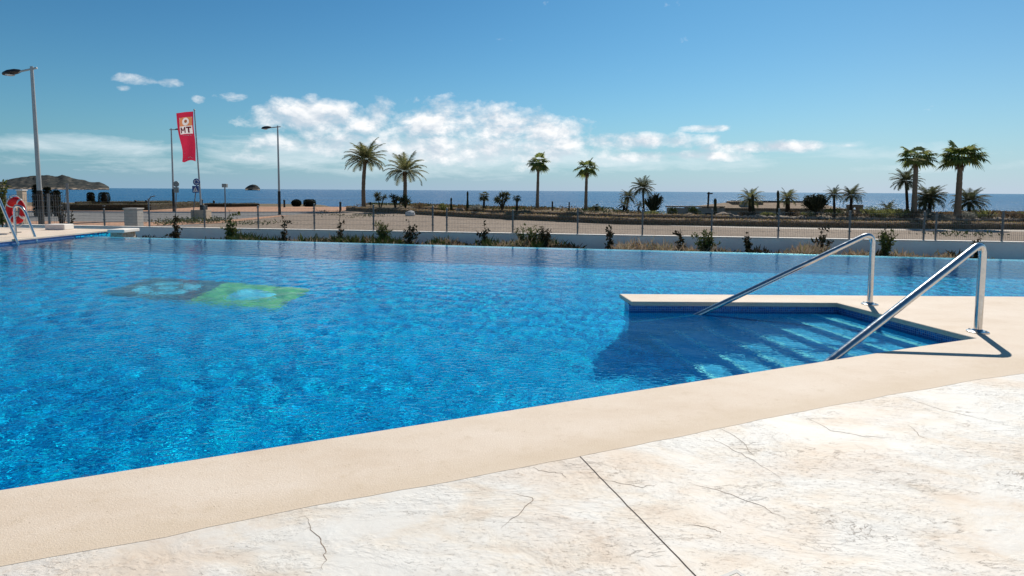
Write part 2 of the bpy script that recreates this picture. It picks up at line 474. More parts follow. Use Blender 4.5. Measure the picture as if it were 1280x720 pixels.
M['hedge_green'] = leafy('dull_green_hedge', [(0.051, 0.051, 0.022), (0.102, 0.093, 0.037), (0.153, 0.136, 0.060)], .8)
M['cypress'] = leafy('dark_cypress', [(.008, .011, .006), (.016, .02, .010), (.028, .03, .015)], .8)
M['palm_leaf'] = leafy('date_palm_leaf', [(0.079, 0.094, 0.039), (0.146, 0.158, 0.061), (0.224, 0.224, 0.097), (0.269, 0.236, 0.108)], .5, .42)
M['palm_dark'] = leafy('dark_palm_leaf', [(0.043, 0.056, 0.031), (0.094, 0.106, 0.056), (0.172, 0.172, 0.094)], .5, .36)
M['fan_leaf'] = leafy('fan_palm_leaf', [(0.081, 0.116, 0.028), (0.151, 0.197, 0.042), (0.232, 0.278, 0.070), (0.278, 0.267, 0.116)], .5, .42)
M['dead_leaf'] = leafy('dead_palm_leaf', [(.14, .09, .045), (.20, .135, .07), (.26, .18, .10)], .8)
M['trunk'] = None
def trunk_mat(name, lo, hi):
    a = NT(name); a.set(rough=.95, spec=.1)
    w = a.node('ShaderNodeTexWave', wave_type='BANDS', bands_direction='Z'); a.t.links.new(a.pos, w.inputs[0])
    w.inputs['Scale'].default_value = 4.5; w.inputs['Distortion'].default_value = 2.5; w.inputs['Detail Scale'].default_value = 3
    f = a.math('ADD', a.math('MULTIPLY', w.outputs['Fac'], .14), a.math('MULTIPLY', a.noise(9, 7, .75), .86))
    a.color(a.ramp(f, [(.25, lo), (.75, hi)])); a.bump(f, .8, .06)
    return a.m
M['trunk'] = trunk_mat('palm_trunk', (.15, .105, .075), (.32, .235, .165))
M['trunk_dark'] = trunk_mat('dark_trunk', (.025, .019, .013), (.07, .052, .038))
M['cactus'] = leafy('cactus_flesh', [(0.027, 0.033, 0.018), (0.045, 0.053, 0.027), (0.075, 0.075, 0.045)], .6)
M['post_wood'] = simple('weathered_dark_wood', (.045, .034, .026), .9, 0, .3, 5, .4)
M['shrub'] = leafy('coastal_shrub_leaf', [(0.083, 0.100, 0.031), (0.165, 0.181, 0.059), (0.275, 0.288, 0.101), (0.358, 0.344, 0.135)], .8)
M['shrub_grey'] = leafy('grey_shrub_leaf', [(0.144, 0.144, 0.120), (0.264, 0.264, 0.227), (0.408, 0.396, 0.336)], .8)
M['shrub_brown'] = leafy('brown_shrub_leaf', [(0.085, 0.057, 0.031), (0.170, 0.116, 0.064), (0.255, 0.181, 0.106)], .8)
M['ground_green'] = leafy('low_green_cover', [(0.039, 0.058, 0.013), (0.072, 0.104, 0.021), (0.111, 0.143, 0.036), (0.130, 0.111, 0.058)], .7, .1)
M['climber'] = leafy('climber_leaf', [(0.019, 0.023, 0.014), (0.043, 0.043, 0.023), (0.088, 0.078, 0.039), (0.146, 0.069, 0.039)], .6, .1)
M['climber_green'] = leafy('green_climber_leaf', [(0.039, 0.049, 0.016), (0.085, 0.111, 0.026), (0.156, 0.182, 0.052), (0.195, 0.156, 0.078)], .6, .2)
M['straw'] = leafy('dry_grass_blade', [(.30, .20, .13), (.42, .31, .21), (.50, .40, .29), (.22, .20, .08)], .8, .25)
M['stem'] = simple('brown_stem', (.06, .042, .03), .9, 0, .3, 12)
M['ruin_wall'] = simple('old_lime_plaster', (.33, .30, .26), .9, 0, .22, 1.2, .3)
def roof_mat():
    a = NT('old_clay_tiles'); a.set(rough=.9, spec=.15)
    w = a.node('ShaderNodeTexWave', wave_type='BANDS', bands_direction='X'); a.t.links.new(a.pos, w.inputs[0])
    w.inputs['Scale'].default_value = 1.7; w.inputs['Distortion'].default_value = .6
    n = a.noise(2.2, 7, .7)
    a.color(a.ramp(n, [(.3, (.16, .115, .08)), (.5, (.27, .20, .14)), (.7, (.40, .31, .22))]))
    a.bump(w.outputs['Fac'], .8, .08); return a.m
M['roof'] = roof_mat()
M['boulder'] = simple('pale_boulder', (.66, .64, .61), .8, 0, .12, 4, .5)
M['rock'] = simple('sandy_rock', (.27, .21, .155), .9, 0, .2, 3, .5)
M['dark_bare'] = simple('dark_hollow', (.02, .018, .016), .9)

def sea_mat():
    a = NT('sea_water'); a.set(rough=.24, ior=1.33, spec=.07)
    big = a.noise(.006, 4, .6, a.scaled(.35, 2.2, 1))
    c = a.ramp(big, [(.35, (.003, .058, .155)), (.65, (.006, .088, .22))])
    a.color(c)
    v1 = a.noise(.55, 8, .68, a.scaled(.55, 1, 1))
    v2 = a.noise(.09, 5, .6, a.scaled(.5, 1, 1))
    a.bump(a.math('ADD', a.math('MULTIPLY', v1, .8), a.math('MULTIPLY', v2, .5)), .8, 1.0)
    return a.m
M['sea'] = sea_mat()

def land_mat():
    a = NT('headland_scrub'); a.set(rough=1.0, spec=.05)
    n = a.noise(.05, 8, .68)
    n2 = a.noise(.008, 5, .6, a.scaled(1, 1, 3))
    c = a.ramp(n, [(.36, (.018, .026, .028)), (.5, (.040, .045, .043)), (.62, (.085, .078, .066)), (.74, (.24, .20, .165))])
    sp = a.node('ShaderNodeSeparateXYZ'); a.t.links.new(a.pos, sp.inputs[0])
    shore = a.math('MULTIPLY', a.ramp(a.math('MULTIPLY', sp.outputs[2], .06), [(.0, .85), (.14, 0)]), a.ramp(a.noise(.035, 5, .65), [(.48, 0), (.58, 1)]))
    a.color(a.mix(shore, c, (.45, .35, .26)))
    return a.m
M['land'] = land_mat()

def water_mat():
    a = NT('clear_pool_water')
    bp = a.node('ShaderNodeBump'); bp.inputs['Strength'].default_value = 1.0; bp.inputs['Distance'].default_value = .0135
    # fine chop: two wind-stretched scales, livelier in patches
    c1 = a.noise(15.0, 1.5, .4, a.scaled(1, 1.5, 1, rot=.5), .4)
    c2 = a.noise(26.0, 1, .5, a.scaled(1, 1.5, 1, rot=.2), .3)
    gust = a.ramp(a.noise(.33, 3, .5), [(.38, .35), (.62, 1.0)])
    ys = a.node('ShaderNodeSeparateXYZ'); a.t.links.new(a.pos, ys.inputs[0])
    lee = a.ramp(a.math('MULTIPLY', a.math('ADD', ys.outputs[1], a.math('MULTIPLY', ys.outputs[0], .5)), .1), [(.35, 1.0), (.75, .26)])
    # bathers' wake in the step recess
    wake = a.math('MULTIPLY', a.ramp(a.math('MULTIPLY', ys.outputs[0], .1), [(.13, 0), (.24, 1)]), a.math('LESS_THAN', ys.outputs[1], 7.8))
    gust = a.math('MAXIMUM', a.math('MULTIPLY', gust, lee), a.math('MULTIPLY', wake, .42))
    a.t.links.new(a.math('MULTIPLY', a.math('ADD', c1, a.math('MULTIPLY', c2, .10)), gust), bp.inputs['Height'])
    rf = a.node('ShaderNodeBsdfRefraction'); rf.inputs['IOR'].default_value = 1.333; rf.inputs['Roughness'].default_value = 0
    rf.inputs['Color'].default_value = (.5, 1.0, 1.0, 1)
    gl = a.node('ShaderNodeBsdfGlossy'); gl.inputs['Roughness'].default_value = .02
    fr = a.node('ShaderNodeFresnel'); fr.inputs['IOR'].default_value = 1.333
    for n_ in (rf, gl, fr): a.t.links.new(bp.outputs[0], n_.inputs['Normal'])
    mx = a.node('ShaderNodeMixShader')
    a.t.links.new(a.math('MULTIPLY', fr.outputs[0], a.math('MULTIPLY', fr.outputs[0], 1.7, True)), mx.inputs[0])
    # light scattered back by the water itself
    df = a.node('ShaderNodeBsdfDiffuse'); df.inputs[0].default_value = (.0, .33, .85, 1)
    sc_ = a.node('ShaderNodeMixShader'); sc_.inputs[0].default_value = .10
    a.t.links.new(rf.outputs[0], sc_.inputs[1]); a.t.links.new(df.outputs[0], sc_.inputs[2])
    a.t.links.new(sc_.outputs[0], mx.inputs[1]); a.t.links.new(gl.outputs[0], mx.inputs[2])
    a.t.links.new(mx.outputs[0], a.t.nodes['Material Output'].inputs['Surface'])
    return a.m
M['water'] = water_mat()

# ------------------------------------------------------------------ plan of the pool (coping top = 0, water = -0.13)
WZ = -0.13
def front_y(x): return 3.83 + .44 * x           # near pool edge
def weir_y(x): return 16.62 - .197 * x          # far overflow edge
BACK0 = Vector((4.30, 7.73)); BACK1 = Vector((4.68, 5.87))       # back edge of the step recess
LEFT_X = -14.0
def floor_z(x, y): return -1.58 - .045 * max(0.0, y - 6.0)
RECV = []

# pool floor
mb = MB()
xs = np.arange(-14.3, 26.1, .9); ys = np.arange(-4, 20.1, .8)
for j in range(len(ys)):
    for i in range(len(xs)): mb.v.append((xs[i], ys[j], floor_z(xs[i], ys[j])))
nx = len(xs)
for j in range(len(ys) - 1):
    for i in range(nx - 1): mb.f.append((j * nx + i, j * nx + i + 1, (j + 1) * nx + i + 1, (j + 1) * nx + i))
RECV.append(tag(mb.build('pool_floor', M['tile'], smooth=True), kind='structure'))
# pool walls
S = .03
def wall_strip(pts, z1, z0, mat, name):
    m = MB()
    for a, b in zip(pts[:-1], pts[1:]):
        m.quad((a[0], a[1], z0), (b[0], b[1], z0), (b[0], b[1], z1), (a[0], a[1], z1))
    o = tag(m.build(name, mat), kind='structure'); RECV.append(o); return o
nfr = Vector((.44, -1)).normalized() * S
front_line = [(-16 + nfr.x, front_y(-16) + nfr.y), (4.68 + .028, 5.87 - .02)]
recess = [(4.71, 5.85), (4.335, 7.765), (1.56, 7.765), (1.60, 8.275), (26, 8.25)]
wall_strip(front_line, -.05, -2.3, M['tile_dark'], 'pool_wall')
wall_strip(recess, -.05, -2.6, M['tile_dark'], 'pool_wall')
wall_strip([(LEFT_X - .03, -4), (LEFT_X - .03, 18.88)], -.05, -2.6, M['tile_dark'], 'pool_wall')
# overflow wall at the far side
m = MB()
wx0, wx1 = LEFT_X - .03, 26
wt = .42
def wy(x, k): return weir_y(x) + k
m.add([(wx0, wy(wx0, -wt), -2.6), (wx1, wy(wx1, -wt), -2.6), (wx1, wy(wx1, -wt), -.155), (wx0, wy(wx0, -wt), -.155),
       (wx1, wy(wx1, 0), -.155), (wx0, wy(wx0, 0), -.155), (wx1, wy(wx1, 0), -1.3), (wx0, wy(wx0, 0), -1.3)],
      [(0, 1, 2, 3), (5, 4, 6, 7)])
RECV.append(tag(m.build('overflow_wall', M['tile']), kind='structure'))
m = MB(); m.quad((wx0, wy(wx0, -wt), -.155), (wx1, wy(wx1, -wt), -.155), (wx1, wy(wx1, 0), -.155), (wx0, wy(wx0, 0), -.155))
RECV.append(tag(m.build('overflow_ledge', mosaic('sunlit_blue_mosaic_tile', [(.20, .44, .66), (.28, .54, .74), (.36, .62, .80)], (.4, .58, .7))), kind='structure'))  # paler tile carries the bright line of sunlight on the shallow ledge

# steps in the recess, going down to the left, parallel to its back edge
m = MB(); nm = MB()
bd = (BACK1 - BACK0)
for k in range(7):
    z = -.27 - .19 * k
    off0 = .36 * k; off1 = .36 * (k + 1)
    a0 = Vector((4.34 - off0, 7.765)); a1 = Vector((4.34 - off1, 7.765))
    def onfront(off):
        # where the step edge line meets the near pool edge
        p = Vector((4.34 - off, 7.765)); d = bd.normalized()
        t = (front_y(p.x) - .05 - p.y) / (d.y - .44 * d.x)
        return p + d * t
    b0, b1 = onfront(off0), onfront(off1)
    m.quad((a1.x, a1.y, z), (b1.x, b1.y, z), (b0.x, b0.y, z), (a0.x, a0.y, z))
    m.quad((a1.x, a1.y, z - .19), (b1.x, b1.y, z - .19), (b1.x, b1.y, z), (a1.x, a1.y, z))
    nw = .085 if k == 0 else .05
    e0 = Vector((a1.x + nw, a1.y)); f0 = onfront(off1 - nw)
    nm.quad((a1.x, a1.y, z + .004), (b1.x, b1.y, z + .004), (f0.x, f0.y, z + .004), (e0.x, e0.y, z + .004))
RECV.append(tag(m.build('pool_steps', M['tile_step']), kind='structure'))
RECV.append(tag(nm.build('step_nosing', M['nosing']), kind='structure'))

# two square mosaic panels on the pool floor
def on_floor(px, py, lift=.004):
    d = ray(px, py).normalized(); t = (WZ - EYE) / d.z
    p = Vector((0, 0, EYE)) + d * t
    n = Vector((0, 0, 1)); eta = 1 / 1.333
    c = -n.dot(d); r = d * eta + n * (eta * c - math.sqrt(1 - eta * eta * (1 - c * c)))
    for _ in range(12):
        z = floor_z(p.x, p.y)
        q = p + r * ((z - p.z) / r.z)
        z = floor_z(q.x, q.y); q = p + r * ((z - p.z) / r.z)
    return Vector((q.x, q.y, floor_z(q.x, q.y) + lift))
def panel_mat(name, base, logo, seed):
    a = NT(name); a.set(rough=.3)
    return a
EMB = [[(122, 367), (192, 347.5), (285, 352), (235, 377)], [(235, 377), (285, 352), (388, 362), (345, 386)]]
def emblem(pix, base, pattern, label, kind_of):
    P4 = [on_floor(*p) for p in pix]
    cen = sum(P4, Vector()) / 4
    def at(u, v, l):
        p = (P4[0] * (1 - u) + P4[3] * u) * (1 - v) + (P4[1] * (1 - u) + P4[2] * u) * v
        return (p.x, p.y, floor_z(p.x, p.y) + l)
    t = thing('mosaic_panel', cen, label, 'mosaic')
    b = MB(); n = 6
    for j in range(n):
        for i in range(n):
            b.quad(at(i / n, j / n, .006), at((i + 1) / n, j / n, .006), at((i + 1) / n, (j + 1) / n, .006), at(i / n, (j + 1) / n, .006))
    RECV.append(b.build('panel_field', base, t))
    g = MB()
    if kind_of == 'ring':
        N = 28
        for i in range(N):
            if i % 7 == 6: continue
            a0, a1 = 2 * PI * i / N, 2 * PI * (i + 1) / N
            f = lambda r, a: at(.5 + r * math.cos(a), .5 + r * math.sin(a), .011)
            g.quad(f(.20, a0), f(.34, a0), f(.34, a1), f(.20, a1))
        for i in range(14):
            a0, a1 = 2 * PI * i / 14, 2 * PI * (i + 1) / 14
            g.tri(at(.5, .5, .011), at(.5 + .10 * math.cos(a0), .5 + .10 * math.sin(a0), .011), at(.5 + .10 * math.cos(a1), .5 + .10 * math.sin(a1), .011))
    else:
        N = 24
        pts = []
        for i in range(N):
            a0 = 2 * PI * i / N; r = .24 + .04 * math.cos(3 * a0)
            pts.append((.5 + r * math.cos(a0), .5 + r * math.sin(a0)))
        for i in range(N):
            p, q = pts[i], pts[(i + 1) % N]
            g.tri(at(.5, .5, .011), at(p[0], p[1], .011), at(q[0], q[1], .011))
    RECV.append(g.build('panel_emblem', pattern, t))
M['em_grey'] = mosaic('grey_mosaic', [(.26, .085, .055), (.36, .125, .085), (.46, .17, .12)], (.2, .16, .15))
M['em_green'] = mosaic('green_mosaic', [(.60, .46, .06), (.74, .58, .08), (.88, .70, .12)], (.6, .68, .25))
M['em_blue'] = mosaic('pale_blue_mosaic', [(.40, .62, .80), (.52, .74, .88), (.64, .82, .92)], (.6, .74, .82))
emblem(EMB[0], M['em_grey'], M['em_blue'], 'dark grey square mosaic with pale blue ring on the pool floor', 'ring')
emblem(EMB[1], M['em_green'], M['em_blue'], 'bright green square mosaic with pale blue centre on the pool floor', 'disc')

# water surface: a fan of fine ripples, one sheet running under the deck edges
rng = np.random.default_rng(5)
NS, NV = 700, 560
s = np.linspace(-1.25, 1.55, NS)
v = np.linspace(0, 1, NV)
Sg, Vg = np.meshgrid(s, v)
OFF = 1.6                                   # fan apex behind the near edge
# along x = s * (y + OFF)
def solve(a, b):                            # y = a + b x, x = s (y+OFF)
    return (a + b * s * OFF) / (1 - b * s)
y0 = np.where(s * .44 < .8, solve(3.70, .44), 9.0); y0 = np.clip(y0, 1.2, 8.0)
y1 = solve(16.615, -.197)
Y = (y0 + OFF) * ((y1 + OFF) / (y0 + OFF)) ** Vg - OFF
X = Sg * (Y + OFF)
Z = np.zeros_like(X)
calm = .30 + .45 / (1 + np.exp((X + .6) / 1.3 + (Y - 6.5) / 3.0))        # livelier towards the near left
for k in range(44):
    lam = .11 * (.7 / .11) ** rng.random()
    th = rng.normal(.5, .85) if k % 3 else rng.uniform(0, 2 * PI)
    kx, ky = 2 * PI / lam * math.cos(th), 2 * PI / lam * math.sin(th)
    amp = .00118 * lam
    Z += amp * np.sin(kx * X + ky * Y + rng.uniform(0, 2 * PI) + .8 * np.sin(.9 * X + 1.3 * Y + k)) * (calm * 1.3 if lam < .45 else calm)
edge = np.clip((y1[None, :] - Y) / .6, 0, 1)
Z = WZ + Z * edge
co = np.stack([X, Y, Z], -1).reshape(-1, 3).astype(np.float32)
idx = np.arange(NS * NV).reshape(NV, NS)
q = np.stack([idx[:-1, :-1], idx[:-1, 1:], idx[1:, 1:], idx[1:, :-1]], -1).reshape(-1, 4).astype(np.int32)
me = bpy.data.meshes.new('pool_water')
me.vertices.add(len(co)); me.vertices.foreach_set('co', co.ravel())
me.loops.add(q.size); me.loops.foreach_set('vertex_index', q.ravel())
me.polygons.add(len(q)); me.polygons.foreach_set('loop_start', np.arange(0, q.size, 4, dtype=np.int32))
me.polygons.foreach_set('use_smooth', np.ones(len(q), bool))
me.update(calc_edges=True); me.validate()
me.materials.append(M['water'])
water = bpy.data.objects.new('pool_water', me); C.objects.link(water)
tag(water, kind='structure')
water.cycles.is_caustics_caster = True
for o in RECV: o.cycles.is_caustics_receiver = True

# ------------------------------------------------------------------ coping and deck
rnd = random.Random(3)
def wav(x, k=1.0): return .02 * k * (mnoise.noise((x * 1.7, 3.1, 0)) + .6 * mnoise.noise((x * 5.3, 7.7, 0)))
deck_edge = []
base_pts = [(-16.0, -4.05), (-6.0, .38), (-1.96, 2.16), (-.91, 2.61), (.33, 3.12), (1.71, 3.74), (3.05, 4.29), (3.64, 4.53), (4.15, 4.69), (6.0, 5.2), (12.0, 6.6), (24, 6.9)]
for a, b in zip(base_pts[:-1], base_pts[1:]):
    n = max(2, int((b[0] - a[0]) / .12))
    for i in range(n):
        t = i / n; x = a[0] + (b[0] - a[0]) * t
        deck_edge.append((x, a[1] + (b[1] - a[1]) * t + wav(x)))
deck_edge.append(base_pts[-1])
outline = [(-16, front_y(-16))] + [(x, front_y(x)) for x in (-12, -8, -4, -1, 2, 4)] + [(BACK1.x, BACK1.y), (BACK0.x, BACK0.y), (1.585, 7.73), (1.53, 8.31), (26, 8.28), (26, 6.95)]
def slab(name, pts, z0, z1, mat, bevel, kind='structure'):
    bm = bmesh.new()
    vs = [bm.verts.new((p[0], p[1], z1)) for p in pts]
    f = bm.faces.new(vs)
    if f.normal.z < 0: f.normal_flip()
    bm.normal_update()
    top = [e for e in bm.edges]
    r = bmesh.ops.extrude_face_region(bm, geom=[f])
    nv = [g for g in r['geom'] if isinstance(g, bmesh.types.BMVert)]
    for q_ in nv: q_.co.z = z0
    # the original face is now the top or was moved; rebuild normals
    bmesh.ops.recalc_face_normals(bm, faces=bm.faces)
    if bevel:
        es = [e for e in bm.edges if all(abs(q_.co.z - z1) < 1e-6 for q_ in e.verts) and e.calc_length() > .3]
        bmesh.ops.bevel(bm, geom=es, offset=bevel, segments=3, affect='EDGES', profile=.5)
    bmesh.ops.triangulate(bm, faces=[f_ for f_ in bm.faces if len(f_.verts) > 4])
    me = bpy.data.meshes.new(name); bm.to_mesh(me); bm.free()
    me.materials.append(mat)
    o = bpy.data.objects.new(name, me); C.objects.link(o)
    return tag(o, kind=kind)
slab('pool_coping', outline + deck_edge[::-1], -.055, 0.0, M['coping'], .014)
slab('stamped_deck', [(p[0], p[1] + .012) for p in deck_edge] + [(24, -9), (-16, -9)], -.10, -.0012, M['deck'], 0)
slab('pool_surround', [(LEFT_X, 5), (LEFT_X, 20.85), (-24, 22.2), (-24, 5)], -.055, 0.0, M['coping'], .014)
m = MB()
m.quad((LEFT_X - .03, 18.9, -1.3), (LEFT_X - .03, 20.8, -1.3), (LEFT_X - .03, 20.8, -.055), (LEFT_X - .03, 18.9, -.055))
m.quad((LEFT_X - .03, 20.82, -1.3), (-24, 22.17, -1.3), (-24, 22.17, -.055), (LEFT_X - .03, 20.82, -.055))
tag(m.build('surround_face', M['tile']), kind='structure')
# joint cut and stamped cracks in the deck
def ribbon(m, pts, w, z=0.0015):
    for i in range(len(pts) - 1):
        a = Vector(pts[i]); b = Vector(pts[i + 1]); d = (b - a); n = Vector((-d.y, d.x)); n.normalize()
        w0 = w * (math.sin(PI * min(1, max(0, i / (len(pts) - 1)))) * .8 + .2); w1 = w * (math.sin(PI * ((i + 1) / (len(pts) - 1))) * .8 + .2)
        m.quad((*(a - n * w0), z), (*(b - n * w1), z), (*(b + n * w1), z), (*(a + n * w0), z))
m = MB()
j0, j1 = gp(725, 570.5), gp(872, 722)
jd = (j1 - j0)
N = 40; prev = None
for i in range(N + 1):
    p = j0 + jd * (i / N * 2.2)
    o = .004 * mnoise.noise((i * .6, 0, 5)); p = Vector((p.x + o, p.y))
    if prev is not None:
        d = p - prev; n = Vector((-d.y, d.x)); n.normalize(); w = .0032
        m.quad((*(prev - n * w), -.0003), (*(p - n * w), -.0003), (*(p + n * w), -.0003), (*(prev + n * w), -.0003))
    prev = p
tag(m.build('deck_joint', M['joint']), kind='structure'); m = MB()
cracks = [[(660, 583), (680, 589), (700, 591), (712, 600)], [(748, 598), (775, 604), (800, 609), (826, 605)],
          [(885, 545), (905, 556), (940, 574), (985, 604)], [(895, 532), (925, 549), (948, 576)], [(1003, 519), (1040, 538), (1085, 546), (1120, 547)],
          [(1130, 495), (1170, 510), (1210, 520), (1265, 533)], [(862, 605), (900, 613), (955, 634), (985, 652)], [(1135, 530), (1150, 545), (1165, 551)],
          [(640, 618), (670, 622), (652, 640), (618, 664)], [(380, 645), (395, 668), (408, 690), (402, 716)], [(860, 655), (890, 660), (905, 668)]]
for k, cr in enumerate(cracks):
    P_ = [gp(*c) for c in cr]; pts = []
    for i in range(len(P_) - 1):
        for t in range(7):
            q_ = P_[i].lerp(P_[i + 1], t / 7); u = (i * 7 + t) * .5
            pts.append((q_.x + .02 * mnoise.noise((u, k * 3.3, 1)), q_.y + .016 * mnoise.noise((u, k * 3.3, 9))))
    ribbon(m, pts, .0017, -.0003)
tag(m.build('deck_fissure', M['fissure']), kind='structure')
# metal rim of a floor box at the lower edge
c0 = gp(917, 712, -.002)
t = thing('access_cover', (c0.x + .1, c0.y - .12, -.005), 'square metal framed access cover set in the pale stamped deck', 'access cover')
ux = (gp(917, 714) - gp(905, 719)).normalized(); uy = Vector((-ux.y, ux.x, 0))
cc0 = c0 - uy * .115 + ux * -.10
fr_ = MB()
for sx, sy, hx, hy in ((0, 1, .11, .008), (0, -1, .11, .008), (1, 0, .008, .094), (-1, 0, .008, .094)):
    fr_.obox(cc0 + ux * sx * .102 + uy * sy * .102 + Vector((0, 0, -.001)), ux, uy, Vector((0, 0, 1)), hx, hy, .003)
fr_.build('cover_frame', M['galv'], t)
lid = MB(); lid.obox(cc0 + Vector((0, 0, -.002)), ux, uy, Vector((0, 0, 1)), .092, .092, .003); lid.build('cover_lid', M['deck'], t)

# ------------------------------------------------------------------ handrails
def handrail(base, top_z, ang, label, rad=.036):
    base = Vector(base)
    t = thing('handrail', base, label, 'handrail', 'steel handrails at the pool steps')
    d = Vector((-math.cos(ang), -math.sin(ang), 0))
    sl = math.tan(R_(25.7))
    corner = base + Vector((0, 0, top_z))
    dd = (d - Vector((0, 0, sl))).normalized()
    p0 = corner - Vector((0, 0, .17)); p2 = corner + dd * .17
    path = [base + Vector((0, 0, .004)), base + Vector((0, 0, .3))] + bez(p0, corner, p2, 10)
    L = (top_z + .55) / -dd.z
    path += [corner + dd * (L * k) for k in (.3, .6, 1.0)]
    m = MB(); m.tube(path, rad, 18); m.build('rail', M['steel'], t, smooth=True)
    f = MB(); f.lathe(base, [(.10, .001), (.10, .010), (.085, .016), (.05, .018), (.045, .03), (rad + .001, .034)], 28)
    fl = f.build('base_flange', M['steel'], t, smooth=True)
    for k in range(4):
        a_ = R_(35 + 90 * k); b_ = MB(); b_.lathe(base + Vector((.074 * math.cos(a_), .074 * math.sin(a_), .016)), [(.011, 0), (.011, .007), (.006, .011)], 6); b_.build('bolt', M['steel'], fl)
b1 = gp(1087, 380.5); b2 = gp(1222, 415)
handrail((b1.x, b1.y, 0), .95, R_(2.0), 'polished steel handrail farther from the camera, standing behind the pool steps', .034)
handrail((b2.x, b2.y, 0), .96, R_(22.7), 'polished steel handrail nearer the camera, at the front corner of the pool steps', .037)

# ------------------------------------------------------------------ left end of the pool: ladder, lifebuoy, stone pillar
lt = thing('pool_ladder', (LEFT_X - .45, 17.0, 0), 'polished steel ladder at the left end of the pool', 'pool ladder')
def hoop(y, foot_x, peak_x, peak_z, end_x, end_z, rad=.034):
    foot = Vector((foot_x, y, 0)); pk = Vector((peak_x, y, peak_z)); e = Vector((end_x, y, end_z))
    m = MB()
    up0 = foot + Vector((0, 0, peak_z - .22))
    dn = (e - pk).normalized(); dn0 = pk + dn * .24 + Vector((.05, 0, 0))
    path = [foot + Vector((0, 0, .003)), foot + Vector((0, 0, .2))] + bez(up0, Vector((foot_x, y, peak_z)), Vector(((foot_x + peak_x) / 2, y, peak_z)), 6) \
        + bez(Vector(((foot_x + peak_x) / 2 + .02, y, peak_z)), pk + Vector((.05, 0, 0)), dn0, 6) + [e, e + Vector((.03, 0, -.35)), e + Vector((.03, 0, -.9))]
    m.tube(path, rad, 14); return m
h2 = dp(44, 301, 17.4); k2 = dp(26, 257.5, 17.4); f2 = dp(19.5, 293, 17.4)
hoop(17.4, f2.x, k2.x, k2.z, h2.x + .05, -.15).build('ladder_rail', M['steel'], lt, smooth=True)
h1 = dp(20, 299, 16.6); k1 = dp(-3, 240, 16.6); 
hoop(16.6, k1.x - .45, k1.x - .1, k1.z, h1.x + .05, -.15).build('ladder_rail', M['steel'], lt, smooth=True)
for k in range(3):
    m = MB(); z = -.35 - .26 * k; m.box(LEFT_X + .02, LEFT_X + .14, 16.62, 17.38, z, z + .03); m.build('ladder_step', M['steel'], lt)

ps = dp(20, 296, 18.9)
t = thing('buoy_stand', (ps.x - .05, 18.95, 0), 'slim grey stand holding the red lifebuoy behind the pool ladder', 'stand')
m = MB(); m.tube([(ps.x - .05, 18.95, 0), (ps.x - .05, 18.95, 1.15)], .03, 10); m.build('stand_post', M['galv'], t, smooth=True)
m = MB(); m.tube([(ps.x - .05, 18.95, 1.12), (ps.x - .05, 18.80, 1.12), (ps.x - .05, 18.80, 1.18)], .014, 8); m.build('hook', M['galv'], t)
m = MB(); m.box(ps.x - .17, ps.x + .07, 18.86, 19.04, 0, .025); m.build('stand_foot', M['galv'], t)
lc = dp(20.3, 263, 18.8)
t = thing('lifebuoy', lc - Vector((0, 0, .4)), 'red ring lifebuoy with grey bands and a looped white rope', 'lifebuoy')
m = MB(); n1, n2 = 40, 14; Rr, rr = .315, .115; tilt = Matrix.Rotation(R_(-18), 3, 'Z')
def torus_pt(a, b, R0, r0, sq=.62):
    p = Vector(((R0 + r0 * math.cos(b)) * math.cos(a), r0 * sq * math.sin(b), (R0 + r0 * math.cos(b)) * math.sin(a)))
    return lc + tilt @ p
def torus(m, a0, a1, n, R0, r0):
    b = len(m.v); full = abs(a1 - a0 - 2 * PI) < 1e-6
    cnt = n if full else n + 1
    for i in range(cnt):
        for k in range(n2): m.v.append(tuple(torus_pt(a0 + (a1 - a0) * i / n, 2 * PI * k / n2, R0, r0)))
    for i in range(n):
        for k in range(n2):
            i2 = (i + 1) % cnt; k2_ = (k + 1) % n2
            m.f.append((b + i * n2 + k, b + i2 * n2 + k, b + i2 * n2 + k2_, b + i * n2 + k2_))
torus(m, 0, 2 * PI, n1, Rr, rr); m.build('ring', M['red'], t, smooth=True)
for a in (55, 150, 235, 325):
    m = MB(); torus(m, R_(a - 5), R_(a + 5), 3, Rr, rr + .006); m.build('band', M['reflect'], t, smooth=True)
m = MB(); pts = []
for i in range(81):
    a = 2 * PI * i / 80 + R_(55); ph = (i % 20) / 20
    sag = .02 + .05 * math.sin(PI * ph) * (1 if math.cos(a) < .7 else 1.0)
    rr_ = Rr + rr + sag; pts.append(lc + tilt @ Vector((rr_ * math.cos(a), -.02, rr_ * math.sin(a) - (.02 if ph else 0))))
m.tube(pts, .009, 6)
m.tube([lc + tilt @ Vector(p) for p in ((.40, -.05, .12), (.50, -.06, -.02), (.56, -.06, -.2), (.46, -.05, -.22), (.36, -.05, -.17))], .012, 6)
m.build('rope', M['rope'], t, smooth=True)

pA, pB = dp(142.5, 287, 20.2), dp(162, 287, 20.2)
t = thing('stone_pillar', ((pA.x + pB.x) / 2, 20.3, -1.0), 'low stone clad pillar with a white cap at the left end of the overflow edge', 'pillar')
m = MB(); m.box(pA.x + .03, pB.x - .08, 19.95, 20.65, -1.25, -.06); m.build('pillar_body', M['stone'], t, bevel=.02)
m = MB(); m.box(pA.x - .02, pB.x + .02, 19.88, 20.72, -.055, .055); m.build('pillar_cap', M['wall_cap'], t, bevel=.02)
# low white ledge on the left terrace
q0, q1 = dp(62, 288, 20.5), dp(86, 288, 20.5)
t = tag((lambda mm: (mm.box(q0.x, q1.x, 20.3, 20.75, .002, .19), mm.build('low_plinth', M['wall_cap'], origin=(q0.x, 20.5, 0), bevel=.015))[1])(MB()), 'low white block on the left terrace beside the ladder', 'plinth')

